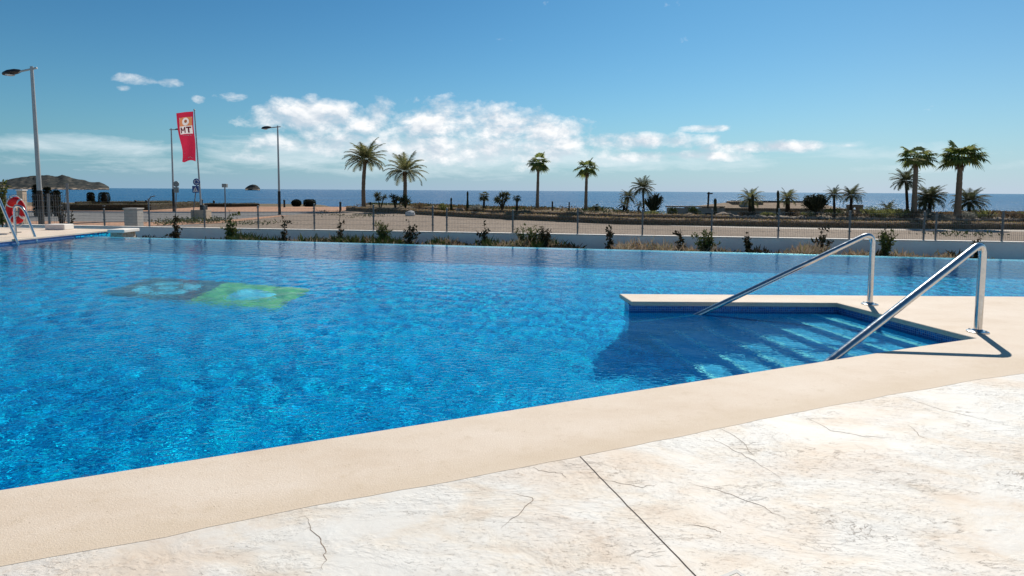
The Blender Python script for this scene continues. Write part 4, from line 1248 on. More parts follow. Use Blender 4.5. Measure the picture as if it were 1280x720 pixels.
def palm(kind, px, base_py, crown_px, crown_py, rad_px, Y, label, seed, tr=(.2, .14), n=46, mat='palm_leaf', tmat='trunk', bend=0.0, name=None, cat='palm tree', lo=-.55, skirt=True, zoff=0.0):
    r = random.Random(seed); Y = terrace_Y(px, base_py, Y)
    base = Vector((dp(px, base_py, Y).x, Y, ground_z(dp(px, base_py, Y).x, Y) - .02)); cr = dp(crown_px, crown_py, Y)
    L = rad_px / F * Y
    t = thing(name or ('date_palm' if kind == 'date' else 'fan_palm'), base, label, cat)
    mid = base.lerp(cr, .5) + Vector((bend, 0, 0))
    trunk([base, mid, cr], tr[0], tr[1], seed).build('trunk', M[tmat], t, smooth=True)
    m = MB()
    if kind == 'date':
        date_crown(m, cr, L * 1.12, n, r, lo)
    else:
        fan_crown(m, cr, L * 1.15, n, r, lo, 1.0 if lo > -.3 else 1.15)
    m.build('crown', M[mat], t)
    if skirt:
        m = MB()
        for k in range(46 if kind == 'fan' else 22):
            a = r.uniform(0, 2 * PI); h = r.uniform(-.35, .02) * (1 if kind == 'fan' else .5)
            p = cr + Vector((math.cos(a) * tr[1] * .9, math.sin(a) * tr[1] * .9, h))
            d = Vector((math.cos(a) * .35, math.sin(a) * .35, -.8)).normalized()
            leaf(m, p, d, Vector((math.cos(a), math.sin(a), 0)), L * r.uniform(.3, .5) * (1 if kind == 'fan' else .5), .10)
        m.build('dead_leaves', M['dead_leaf'], t)
    return t

palm('date', 455, 257, 457, 199, 27, 73, 'left of the two feathery date palms, taller, with a gently curved trunk', 11, (.19, .17), 40, 'palm_leaf', 'trunk', -.25, lo=-.35)
palm('date', 505.5, 257, 506, 214, 26, 71, 'shorter windblown date palm right of the taller one, one frond sticking up', 12, (.185, .16), 36, 'palm_leaf', 'trunk', .1, lo=-.4)
palm('fan', 671.5, 262, 673, 203, 15.5, 77, 'left of the two slim fan palms standing alone in the middle of the shore', 13, (.125, .09), 26, 'fan_leaf')
palm('fan', 732, 264, 733.5, 209.5, 16, 75, 'right of the two slim fan palms in the middle of the shore, crown lopsided', 14, (.12, .09), 22, 'fan_leaf')
palm('fan', 1142, 271, 1145.5, 197, 21, 66, 'thick trunked fan palm left of its twin at the right, date palms below it', 15, (.15, .115), 30, 'fan_leaf', lo=-.29)
palm('fan', 1196.5, 272, 1201, 197, 26, 64, 'thick trunked fan palm at far right with the widest flat crown', 16, (.175, .13), 34, 'fan_leaf', lo=-.25)
palm('date', 783, 263, 785.5, 246, 12, 70, 'small dark date palm just left of the candelabra cactus pair', 17, (0.081, 0.062), 34, 'palm_dark', 'trunk_dark', skirt=False)
palm('date', 779.5, 264, 780, 256, 9, 67, 'stubby dark date palm at the foot of a small one left of the cactus', 18, (0.099, 0.081), 26, 'palm_dark', 'trunk_dark', skirt=False)
palm('date', 805, 264, 803.5, 234.5, 16, 68, 'dark date palm rising directly beside the candelabra cactus', 19, (0.081, 0.068), 40, 'palm_dark', 'trunk_dark', skirt=False)
palm('date', 798, 264, 799, 257, 7, 66, 'tiny dark palm at the foot of the candelabra cactus', 20, (0.062, 0.050), 22, 'palm_dark', 'trunk_dark', skirt=False)
palm('date', 938, 268, 938.5, 248, 15.5, 72, 'sparse spiky date palm behind the tiled roof ridge at its left part', 21, (.15, .13), 34, 'palm_leaf', 'trunk_dark', skirt=False)
palm('date', 985, 268, 984.5, 247, 13.5, 72, 'sparse spiky date palm behind the right end of the tiled roof', 22, (.15, .13), 34, 'palm_leaf', 'trunk_dark', skirt=False)
palm('date', 1043, 270, 1042.5, 243, 11.5, 70, 'thin date palm right behind the round cactus tree', 23, (0.081, 0.062), 32, 'palm_dark', 'trunk_dark', skirt=False)
palm('date', 1063, 270, 1064.5, 244, 15, 67, 'drooping date palm between the cactus tree and the stone arch', 24, (0.087, 0.074), 40, 'palm_dark', 'trunk_dark', skirt=False)
palm('date', 1135, 270, 1132.5, 226, 18, 70, 'dark date palm partly behind the left thick trunked fan palm', 25, (0.087, 0.074), 44, 'palm_dark', 'trunk_dark', skirt=False)
palm('date', 1161.5, 270, 1163, 247, 19, 65, 'full dark date palm between the two thick trunked fan palms', 26, (0.112, 0.093), 54, 'palm_dark', 'trunk_dark', skirt=False)
palm('date', 1156, 270, 1156, 252, 13, 67, 'smaller date palm half hidden by the full one between the fan palms', 27, (0.093, 0.074), 34, 'palm_dark', 'trunk_dark', skirt=False)
palm('date', 1211, 270, 1211.5, 252, 20, 66.5, 'dark date palm behind the trunk of the widest fan palm', 28, (0.105, 0.093), 54, 'palm_dark', 'trunk_dark', skirt=False)
palm('date', 1110, 268, 1110, 261, 12, 64, 'low spiky palm poking out of the bushes left of the fan palms', 29, (0.093, 0.081), 30, 'palm_dark', 'trunk_dark', skirt=False)
# small yucca-like palms of the middle shore
palm('fan', 605, 263, 605, 245, 7.5, 66, 'small single stemmed palm, leftmost of three small ones on the shore', 31, (.09, .07), 22, 'palm_dark', 'trunk_dark', skirt=False, name='small_palm')
palm('fan', 646, 263, 646.3, 247.5, 6, 66, 'small single stemmed palm, rightmost of three small ones on the shore', 32, (.09, .07), 20, 'palm_dark', 'trunk_dark', skirt=False, name='small_palm')
palm('fan', 745, 265, 745, 258.5, 5, 64, 'tiny round headed palm right of the slim fan palms', 33, (.08, .07), 18, 'palm_dark', 'trunk_dark', skirt=False, name='small_palm')
def multi_head(px, base_py, heads, Y, label, seed, name='yucca', mat='palm_dark'):
    r = random.Random(seed); Y = terrace_Y(px, base_py, Y); b = dp(px, base_py, Y); base = Vector((b.x, Y, ground_z(b.x, Y)))
    t = thing(name, base, label, 'yucca')
    m = MB(); cm = MB()
    for hx, hy, hr in heads:
        c = dp(hx, hy, Y + r.uniform(-.3, .3)); L = hr / F * Y
        m.tube([base, base.lerp(c, .5) + Vector((0, 0, .1)), c], [.06, .045, .04], 7)
        for k in range(70):
            d = rdir(r); d.z = d.z * .8 + .15; d.normalize(); leaf(cm, c, d, rdir(r), L * r.uniform(.8, 1.2), L * .16)
    m.build('stem', M['trunk_dark'], t, smooth=True); cm.build('leaf_rosettes', M[mat], t)
multi_head(628, 264, [(622, 250, 6.5), (628, 244, 6.5), (633, 249, 6), (627, 253, 6), (634, 243, 5)], 66, 'branching yucca with several rosettes, middle one of three small shore palms', 41)
multi_head(475, 259, [(472, 244, 6), (480, 247, 5.5), (473, 249, 5)], 68, 'forked yucca right beside the tall date palm trunk', 42)
multi_head(494, 259, [(491, 246, 5.5), (497, 248, 5), (493, 252, 5)], 68, 'forked yucca left of the shorter date palm trunk', 43)
multi_head(507, 259, [(503, 251, 7.5), (509, 252, 7), (506, 247, 5.5)], 67, 'low dense yucca clump at the foot of the shorter date palm', 44)

# candelabra cacti and columnar cacti
def cactus_column(px, py_base, py_top, w_px, Y, label, seed, lean=0.0, name='columnar_cactus', mat='cactus', cat='cactus'):
    Y = terrace_Y(px, py_base, Y); b, tp = dp(px, py_base, Y), dp(px + lean, py_top, Y); z0 = ground_z(b.x, Y)
    t = thing(name, (b.x, Y, z0), label, cat)
    rr_ = w_px / F * Y / 2; m = MB(); n = 18; path = [Vector((b.x, Y, z0)).lerp(tp, i / 12) for i in range(13)]
    rad = [rr_ * (.85 + .2 * math.sin(i * .6)) for i in range(11)] + [rr_ * .75, rr_ * .3]
    base = len(m.v)
    for p, q_ in zip(path, rad):
        for k in range(n): a = 2 * PI * k / n; w_ = q_ * (1 if k % 2 else .82); m.v.append((p.x + w_ * math.cos(a), p.y + w_ * math.sin(a), p.z))
    for i in range(12):
        for k in range(n): m.f.append((base + i * n + k, base + i * n + (k + 1) % n, base + (i + 1) * n + (k + 1) % n, base + (i + 1) * n + k))
    m.f.append(tuple(base + 12 * n + k for k in range(n)))
    m.build('column_body', M[mat], t)
cactus_column(584.5, 262, 239, 3.2, 66, 'dark columnar cactus left of the small shore palms', 51)
cactus_column(564, 262, 247, 3.0, 52, 'dark columnar cactus rising above a fence post near the white rock', 52)
cactus_column(894, 276, 248, 5.0, 47, 'thick round topped columnar cactus in front of the ruined wall', 53)
cactus_column(942, 276, 243, 4.2, 46, 'columnar cactus in front of the tiled roof, a palm behind it', 54, -1.5)
cactus_column(972.5, 276, 238, 4.2, 45, 'tallest columnar cactus, in front of the right part of the tiled roof', 55)
def post(px, py0, py1, Y, label, seed, lean=0.0, w=2.2, arm=False):
    Y = terrace_Y(px, py0, Y); b, tp = dp(px, py0, Y), dp(px + lean, py1, Y); r_ = w / F * Y / 2
    t = thing('wooden_post', (b.x, Y, ground_z(b.x, Y)), label, 'post')
    m = MB(); m.tube([(b.x, Y, ground_z(b.x, Y)), tp], [r_, r_ * .85], 8); m.build('post_shaft', M['post_wood'], t, smooth=True)
    m = MB()
    if arm: m.obox(tp + Vector((.1, 0, -.12)), Vector((1, 0, 0)), Vector((0, 1, 0)), Vector((0, 0, 1)), .22, .05, .05)
    else: m.lathe(tp, [(r_ * 1.05, -.02), (r_ * 1.0, .02), (r_ * .5, .05)], 8)
    m.build('post_top', M['post_wood'], t)
post(690.5, 264, 252.5, 66, 'short dark post, left of a pair between the slim fan palms', 1)
post(711.5, 264, 253.5, 66, 'short dark post, right of a pair between the slim fan palms', 2, w=1.9)
post(884.5, 262, 240, 64, 'leaning dark post with a short arm behind the ruined wall', 3, 1.5, 2.6, True)

# candelabra cactus beside the dark palm, and round cactus tree
def candelabra(px, py0, blobs_, Y, label, seed, name, n_arm):
    r = random.Random(seed); Y = terrace_Y(px, py0, Y); b = dp(px, py0, Y); base = Vector((b.x, Y, ground_z(b.x, Y)))
    t = thing(name, base, label, 'cactus')
    m = MB(); m.tube([base, base + Vector((.02, 0, .25)), base + Vector((0, 0, .6))], [.11, .09, .08], 9); m.build('trunk', M['trunk_dark'], t, smooth=True)
    a_ = MB()
    for k in range(n_arm):
        bx, by, brx, bry = blobs_[k % len(blobs_)]
        while True:
            u, v_ = r.uniform(-1, 1), r.uniform(-1, 1)
            if u * u + v_ * v_ < 1: break
        tip = dp(bx + brx * u, by + bry * v_, Y) + Vector((0, r.uniform(-1, 1) * brx / F * Y * .8, 0))
        s0 = base + Vector((0, 0, r.uniform(.25, .6))); mid = Vector((s0.x * .3 + tip.x * .7, s0.y * .3 + tip.y * .7, s0.z * .6 + tip.z * .4))
        a_.tube(bez(s0, mid, tip, 5), [.045, .05, .055, .055, .05, .03], 6)
        for _ in range(8):
            d = rdir(r); leaf(a_, tip + Vector((0, 0, -r.random() * .35)) + d * .05, d, rdir(r), .14, .07)
    a_.build('arms', M['cactus'], t, smooth=False)
candelabra(815, 266, [(816, 254, 10, 9), (820, 246, 8, 5), (811, 252, 7, 9), (823, 247, 4, 5)], 67, 'dark candelabra cactus spreading upward beside a dark date palm', 61, 'candelabra_cactus', 60)
candelabra(1019, 276, [(1019, 251, 14, 8), (1012, 251, 7, 7), (1026, 250, 7, 8), (1020, 246, 9, 4)], 46, 'dark round headed cactus tree right of the tiled roof', 62, 'candelabra_cactus', 130)

# bushes along the bank
def bush(px, py_base, py_top, w_px, Y, mat, label, seed, n=700, name='bush', group=None, lobes=6, L=None):
    Y = terrace_Y(px, py_base, Y); b, tp = dp(px, py_base, Y), dp(px, py_top, Y); z0 = ground_z(b.x, Y)
    rx = w_px / F * Y / 2; h = max(.25, (tp.z - z0) * 1.15)
    return shrub(name, (b.x, Y, z0), (rx, min(rx, 1.8), h * .55), n, L or .11, M[mat], label, 'bush', seed, group, True, lobes)
bush(527, 262, 252, 26, 64, 'shrub_brown', 'brown rounded bush right of the shorter date palm', 71)
bush(553, 262, 252.5, 16, 63, 'shrub', 'dark spiky bush above the fence posts left of the columnar cacti', 72)
bush(577, 263, 256, 17, 62, 'shrub_brown', 'low dark bush below the leftmost columnar cactus', 73)
bush(595, 263, 255, 18, 64, 'shrub_grey', 'grey low bush between columnar cactus and smallest palms', 74)
bush(842, 272, 255.5, 12, 56, 'ground_green', 'green bush at the left corner of the ruined wall', 75)
bush(866, 272, 256, 15, 56, 'ground_green', 'green bush growing against the middle of the ruined wall', 76)
bush(872, 274, 262, 12, 54, 'ground_green', 'small green bush in front of the ruined wall near its middle', 77)
bush(933, 277, 264, 34, 48, 'shrub_brown', 'broad brown bush below the columnar cactus by the tiled roof', 78, 1000)
bush(962, 277, 265, 22, 48, 'shrub', 'dark bush between the two columnar cacti by the roof', 79)
bush(990, 277, 263, 16, 48, 'shrub_brown', 'small dark bush left of the round cactus tree', 80)
bush(1044, 278, 258, 26, 50, 'ground_green', 'loose green bush right of the round cactus tree', 81, 700)
bush(1086, 272, 257, 38, 58, 'shrub', 'broad olive bush right of the stone arch', 82, 1400)
bush(1108, 272, 260, 44, 57, 'shrub', 'olive bush with a spiky palm behind it', 83, 1400)
bush(1128, 273, 262, 36, 58, 'shrub_brown', 'brownish bush at the foot of the left fan palm', 84, 1000)
bush(1152, 270, 260, 24, 61, 'shrub_grey', 'grey bush below the full dark date palm', 85, 700)
bush(1172, 273, 266, 36, 58, 'shrub_grey', 'low grey bush between the fan palm trunks', 86, 900)
bush(1207, 273, 264.5, 26, 59, 'shrub_grey', 'grey bush right of the widest fan palm trunk', 87, 800)
bush(1234, 273, 260, 34, 58, 'shrub', 'twiggy dark bush near the right edge', 88, 900)
bush(1268, 274, 264, 40, 58, 'shrub_brown', 'rounded brown bush at the right edge of the view', 89, 1000)
bush(1298, 274, 264, 44, 58, 'shrub', 'olive bush cut off by the right edge', 90, 1000)
bush(1068, 276, 268, 30, 52, 'shrub_brown', 'low brown bush below the stone arch', 91, 700)
bush(820, 270, 263, 36, 58, 'shrub', 'low dark bush at the foot of the candelabra cactus', 92, 700)
bush(1008, 277, 267, 20, 47, 'shrub', 'low dark bush at the foot of the round cactus tree', 93, 500)

# clipped hedges
def hedge_run(name, pts, w, h, label, mat, seed, dens=90, core=True):
    r = random.Random(seed); t = thing(name, (*pts[0], ground_z(*pts[0]) + .02), label, 'hedge')
    m = MB(); lv = MB(); prof = [(-.5, 0), (-.5, .85), (-.38, 1), (.38, 1), (.5, .85), (.5, 0)]
    dense = []
    for a, b in zip(pts[:-1], pts[1:]):
        L = math.hypot(b[0] - a[0], b[1] - a[1]); n = max(1, int(L / .5))
        for i in range(n): dense.append((a[0] + (b[0] - a[0]) * i / n, a[1] + (b[1] - a[1]) * i / n))
    dense.append(pts[-1]); base = len(m.v); k = len(prof)
    for i, p in enumerate(dense):
        q0_, q1_ = Vector(dense[max(0, i - 1)]), Vector(dense[min(len(dense) - 1, i + 1)]); d = (q1_ - q0_).normalized(); nn = Vector((-d.y, d.x)); z0 = min(ground_z(*p), -.35)
        for j, (u, v_) in enumerate(prof):
            jit = .06 * mnoise.noise((p[0] * .9, p[1] * .9, j * 2.0))
            m.v.append((p[0] + nn.x * u * w * (1 + jit), p[1] + nn.y * u * w * (1 + jit), z0 + h * v_ * (1 + jit * 1.6)))
        if i < len(dense) - 1:
            for _ in range(dens):
                s_ = r.random(); u = r.uniform(-.52, .52); side = r.random()
                if side < .55: off, z = -.5, r.uniform(.05, 1)
                else: off, z = u, 1.0
                pp = Vector(p).lerp(Vector(dense[i + 1]), s_) + nn * off * w
                d3 = (Vector((nn.x * off * 2, nn.y * off * 2, .5)) + rdir(r)).normalized()
                leaf(lv, Vector((pp.x, pp.y, z0 + z * h)), d3, rdir(r), .10 * r.uniform(.6, 1.4), .06)
    for i in range(len(dense) - 1):
        for j in range(k - 1): m.f.append((base + i * k + j, base + i * k + j + 1, base + (i + 1) * k + j + 1, base + (i + 1) * k + j))
    m.f.append(tuple(base + j for j in range(k))); e = base + (len(dense) - 1) * k; m.f.append(tuple(e + j for j in range(k))[::-1])
    m.build('hedge_twigs', M['hedge_core'] if mat == 'hedge' else M['hedge_core_dark'], t); lv.build('hedge_leaves', M[mat], t)
hp = [p_ for p_ in HL if -16 < p_[0] < 41]
hedge_run('clipped_hedge', hp, .8, .40, 'long low brown clipped hedge curving along the gravel lot', 'hedge', 1, 60)
hedge_run('clipped_hedge', [(-8, 52.2), (-1.1, 44.9), (6.9, 38.6), (13.6, 37.0)], .6, .34, 'second low brown hedge behind the long curving one', 'hedge', 2, 40)
def gpt(px, py): p = gp(px, py, -.6); return (p.x, p.y)
hedge_run('clipped_hedge', [gpt(60, 263), gpt(120, 263.5), gpt(185, 263), gpt(245, 259)], 1.0, .62, 'front dark hedge left of the flagpole, bordering the terracotta paving', 'hedge_green', 3, 40)
hedge_run('clipped_hedge', [gpt(95, 258.5), gpt(170, 257.5), gpt(212, 256.5)], 1.0, .55, 'rear dark hedge left of the flagpole, nearest the sea', 'hedge_green', 4, 40)
hedge_run('clipped_hedge', [gpt(258, 258.8), gpt(290, 259), gpt(322, 258.5)], 1.0, .42, 'short dark hedge right of the flagpole', 'hedge_green', 5, 45)

# clipped dark cypress blocks and balls
def clipped(px0, px1, py0, py1, Y, label, seed, round_=False, depth=None, group=None, name='clipped_cypress'):
    r = random.Random(seed); a, b = dp(px0, py0, Y), dp(px1, py1, Y); x0, x1 = a.x, b.x; z0 = ground_z((x0 + x1) / 2, Y); z1 = b.z
    t = thing(name, ((x0 + x1) / 2, Y, z0), label, 'clipped shrub', group); c = Vector(((x0 + x1) / 2, Y, (z0 + z1) / 2)); hx = (x1 - x0) / 2; hz = (z1 - z0) / 2; hy = depth or hx
    m = MB()
    for _ in range(2600):
        d = rdir(r)
        p_ = 2.0 if round_ else 5.0
        k = .95 * (abs(d.x) ** p_ + abs(d.y) ** p_ + abs(d.z) ** p_) ** (-1 / p_) * (.93 + .1 * r.random())
        p = c + Vector((d.x * hx, d.y * hy, d.z * hz)) * k
        leaf(m, p, (d * .4 + rdir(r)).normalized(), rdir(r), .09, .06)
    m.build('foliage', M['cypress'], t)
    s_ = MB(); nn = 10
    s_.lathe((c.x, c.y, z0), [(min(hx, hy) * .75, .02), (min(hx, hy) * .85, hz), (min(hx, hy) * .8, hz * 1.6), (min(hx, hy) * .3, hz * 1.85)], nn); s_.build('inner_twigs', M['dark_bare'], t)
clipped(110.5, 116.5, 257, 240.5, 66, 'narrow dark clipped cypress block by the sea, left of a broader one', 1)
clipped(124.5, 136, 257, 240.5, 66, 'broad dark clipped cypress block by the sea, right of a narrow one', 2, depth=.35)
clipped(43.5, 50, 262, 230.5, 42, 'dark upright cypress hiding behind the tallest street lamp', 3)
clipped(56.5, 62.5, 262, 234, 42, 'dark upright cypress right behind the pole of the tallest lamp', 4)
clipped(68, 73.5, 262, 238, 42, 'dark upright cypress seen through the bare shrub', 5)
clipped(364.5, 376.5, 258.5, 249.5, 70, 'round clipped dark bush, left of two near the lone lamp', 6, True, name='clipped_bush')
clipped(380.5, 393.5, 258.5, 249.5, 70, 'boxy clipped dark bush, right of two near the lone lamp', 7, False, name='clipped_bush')

# bollards by the sea
for i, (px, py0, py1, lb) in enumerate([(169.5, 257, 250, 'dark bollard by the sea above the hedge, left of a pair'), (183, 257, 250, 'dark bollard by the sea above the hedge, right of a pair'),
        (252.5, 259, 249, 'dark bollard directly right of the flagpole'), (267.5, 258, 250.5, 'dark bollard above the short hedge right of the flagpole'),
        (355.5, 258.5, 249.5, 'dark bollard just right of the lone street lamp'), (425.5, 259, 252, 'dark bollard at the left tip of the long brown hedge'), (463.5, 262, 252.5, 'dark bollard right of the curved palm trunk')]):
    Y = 66 if px < 400 else 57; b, tp = dp(px, py0, Y), dp(px, py1, Y); z0 = ground_z(b.x, Y); t = thing('bollard', (b.x, Y, z0), lb, 'bollard', 'dark bollards along the seafront')
    m = MB(); m.lathe((b.x, Y, z0), [(.12, 0), (.11, .1), (.10, tp.z - z0 - .2)], 10); m.build('bollard_post', M['black_metal'], t, smooth=True)
    m = MB(); m.lathe((b.x, Y, tp.z - .2), [(.08, 0), (.12, .03), (.12, .13), (.07, .19)], 10); m.build('bollard_head', M['black_metal'], t, smooth=True)

# white rock and rocks
def rock(c, s_, seed, mat, name, label, cat, flat=.6, group=None):
    m = MB(); r = random.Random(seed); bm = bmesh.new(); bmesh.ops.create_icosphere(bm, subdivisions=3, radius=1)
    for v_ in bm.verts:
        k = 1 + .28 * mnoise.noise(v_.co * 1.6 + Vector((seed, 0, 0))) + .10 * mnoise.noise(v_.co * 4 + Vector((seed, 2, 0)))
        v_.co = Vector((v_.co.x * s_[0], v_.co.y * s_[1], v_.co.z * s_[2])) * k
    me = bpy.data.meshes.new(name); bm.to_mesh(me); bm.free(); me.materials.append(mat)
    o = bpy.data.objects.new(name, me); o.location = c; o['_org'] = tuple(c); C.objects.link(o)
    return tag(o, label, cat, group)
p = gp(513, 270, -.6)
rock((p.x, p.y - .2, -.42), (.42, .3, .24), 3, M['boulder'], 'white_rock', 'white lumpy rock lying against the long brown hedge', 'rock')
for i, (px, py, Y, sx, lb) in enumerate([(575, 263.5, 55, .45, 'pale rock under the bush by the leftmost columnar cactus'), (862, 270, 53, .35, 'pale rock in front of the ruined wall, left of the green bush'),
        (903, 271, 52, .5, 'pale flat rock just right of the thick columnar cactus'), (911, 271, 52, .4, 'pale rock beside the flat one right of the thick cactus'), (948, 271.5, 50, .32, 'pale rock right of the columnar cactus in front of the roof')]):
    Y = terrace_Y(px, py, Y) - .3; c = dp(px, py, Y); rock((c.x, Y, c.z), (sx, sx * .7, sx * .55), 20 + i, M['rock'], 'sandy_rock', lb, 'rock')

# ruined wall, tiled roof building, stone arch
YB = 48.5
a, b = dp(835, 259, YB), dp(906, 259.5, YB)
t = thing('ruined_wall', (a.x, YB, -1.8), 'old roofless plaster wall left of the tiled roof', 'wall')
m = MB(); N = 16
for i in range(N):
    x0, x1 = a.x + (b.x - a.x) * i / N, a.x + (b.x - a.x) * (i + 1) / N
    m.box(x0, x1 - .002, YB, YB + .4, -2.2, a.z - .05 + .07 * mnoise.noise((i * .7, 1, 1)))
m.build('wall_body', M['ruin_wall'], t)
m = MB(); m.box(a.x - .1, b.x, YB - .05, YB + .45, a.z + .0, a.z + .1); m.build('wall_top_course', M['roof'], t)
m = MB()
for px in (863, 887): q_ = dp(px, 268, YB); m.box(q_.x - .35, q_.x + .35, YB - .012, YB - .003, -1.6, q_.z + .1)
m.build('dark_opening_panel', M['dark_bare'], t)  # flat near-black panels painted as the shade inside the openings
L0, L1 = dp(898, 260, YB + .5), dp(1066, 262, YB + .5)
r0 = dp(913, 252.5, YB + 3.2); r1 = dp(1022, 253.5, YB + 3.2)
t = thing('old_building', (L0.x, YB, -1.8), 'low old building with a long clay tiled roof by the sea', 'building')
m = MB(); m.box(L0.x + .3, L1.x, YB + .42, YB + 6, -2.2, L0.z); m.build('wall', M['ruin_wall'], t)
m = MB(); e = .35; zt = L0.z + .02
rx0, rx1 = r0.x, r1.x
A = [(L0.x, YB + .1, zt), (rx1 + .4, YB + .1, zt), (rx1, YB + 3.2, r0.z), (rx0, YB + 3.2, r0.z), (L0.x, YB + 6.4, zt), (rx1 + .4, YB + 6.4, zt)]
th = .12
m.add(A + [(p_[0], p_[1], p_[2] - th) for p_ in A], [(0, 1, 2, 3), (3, 2, 5, 4), (0, 3, 4), (1, 5, 2), (6, 9, 8, 7), (0, 6, 7, 1), (4, 5, 11, 10), (0, 4, 10, 6)])
rf = m.build('roof', M['roof'], t)
m = MB(); m.tube([(rx0, YB + 3.2, r0.z + .03), (rx1, YB + 3.2, r0.z + .03)], .12, 6); m.build('ridge_tiles', M['roof'], rf)
m = MB(); q_ = dp(930, 251.5, YB + 2.4); m.box(q_.x - 1.2, q_.x + 1.5, YB + 1.9, YB + 3.4, r0.z - .4, q_.z); m.build('raised_roof', M['roof'], rf, bevel=.1)
q_ = dp(931, 257, YB + .9); m = MB(); m.box(q_.x - .3, q_.x + .3, YB + .75, YB + 1.4, zt - .1, q_.z + .3); m.build('roof_vent', M['ruin_wall'], rf)
YA = 44
a, b = dp(1063.5, 257.5, YA), dp(1077.5, 262.5, YA)
t = thing('stone_arch', (a.x, YA, -1.2), 'small ruined stone doorway standing among bushes', 'ruin')
m = MB(); m.box(a.x - .1, a.x + .22, YA, YA + .35, -1.3, a.z - .13); m.build('jamb', M['terrace'], t)
m = MB(); m.box(b.x - .28, b.x + .05, YA, YA + .35, -1.3, a.z - .13); m.build('jamb', M['terrace'], t)
m = MB(); m.box(a.x - .15, b.x + .1, YA - .02, YA + .37, a.z - .128, a.z + .1); m.build('lintel', M['terrace'], t, bevel=.03)

# dry stone terrace edge on the right
t = thing('dry_stone_wall', (18, 36.5, -.6), 'low dry stone terrace wall behind the brown hedge, below the fan palms', 'wall')
m = MB(); r = random.Random(9); x = 13.8
while x < 46:
    w_ = r.uniform(.30, .75); h_ = r.uniform(.26, .42)
    for row in range(2):
        c = Vector((x + w_ / 2 + row * .2, hedge_y(x) + 1.55 + row * .22 + r.uniform(-.06, .06), -.40 + row * .24))
        bm = bmesh.new(); bmesh.ops.create_icosphere(bm, subdivisions=2, radius=1)
        b0 = len(m.v)
        for v_ in bm.verts:
            kk = 1 + .34 * mnoise.noise(v_.co * 1.7 + Vector((x, row * 3, 0))); m.v.append(tuple(c + Vector((v_.co.x * w_ * .56, v_.co.y * .28, v_.co.z * h_ * .5)) * kk))
        for f in bm.faces: m.f.append(tuple(b0 + v_.index for v_ in f.verts))
        bm.free()
    x += w_
m.build('stonework', M['rock'], t)

# sandstone pillar and leafy plants at the left
YP = 30
a, b = dp(21.5, 258, YP), dp(27.5, 237, YP)
t = thing('sandstone_post', ((a.x + b.x) / 2, YP, -.6), 'square sandstone post behind the lifebuoy', 'post')
m = MB(); m.box(a.x, b.x, YP, YP + .28, -.6, b.z - .06); m.build('post_body', M['sandstone'], t, bevel=.01)
m = MB(); m.box(a.x - .03, b.x + .03, YP - .03, YP + .31, b.z - .058, b.z); m.build('post_cap', M['wall_cap'], t, bevel=.01)

def twig_plant(name, px, py_base, py_top, spread_px, Y, z0, label, seed, mat, n_leaf, L, n_br, cat='plant', lw=.5):
    r = random.Random(seed); b, tp = dp(px, py_base, Y), dp(px, py_top, Y); base = Vector((b.x, Y, z0)); H = tp.z - z0; sp = spread_px / F * Y
    t = thing(name, base, label, cat)
    m = MB(); lv = MB(); tips = []
    for k in range(n_br):
        a = r.uniform(0, 2 * PI); rr_ = r.uniform(.25, 1) * sp
        e = base + Vector((math.cos(a) * rr_, math.sin(a) * rr_ * .6, H * r.uniform(.55, 1.0)))
        c = base + Vector((math.cos(a) * rr_ * .25, math.sin(a) * rr_ * .2, H * .45))
        P5 = bez(base, c, e, 6); m.tube(P5, [.018, .015, .012, .010, .008, .006, .004], 5); tips.append(P5)
    for _ in range(n_leaf):
        P5 = r.choice(tips); i = r.randrange(1, 6); p = P5[i].lerp(P5[i + 1], r.random()); d = (rdir(r) + Vector((0, 0, .3))).normalized()
        leaf(lv, p + d * .02, d, rdir(r), L * r.uniform(.6, 1.3), L * lw)
    m.build('stem', M['stem'], t); lv.build('leaves', M[mat], t)
twig_plant('leafy_shrub', 3, 285, 214, 9, 22.0, -.2, 'tall leafy shrub at the left edge behind the lifebuoy', 101, 'climber_green', 420, .14, 9, 'shrub')
twig_plant('bare_shrub', 78, 285, 226, 16, 23.4, -.6, 'sparse bare shrub with few reddish leaves in front of the headland', 102, 'climber', 130, .10, 16, 'shrub')
twig_plant('small_plant', 88, 282, 262, 5, 23.0, -.6, 'small dark leafy plant by the end of the taller fence', 103, 'climber', 130, .11, 6)

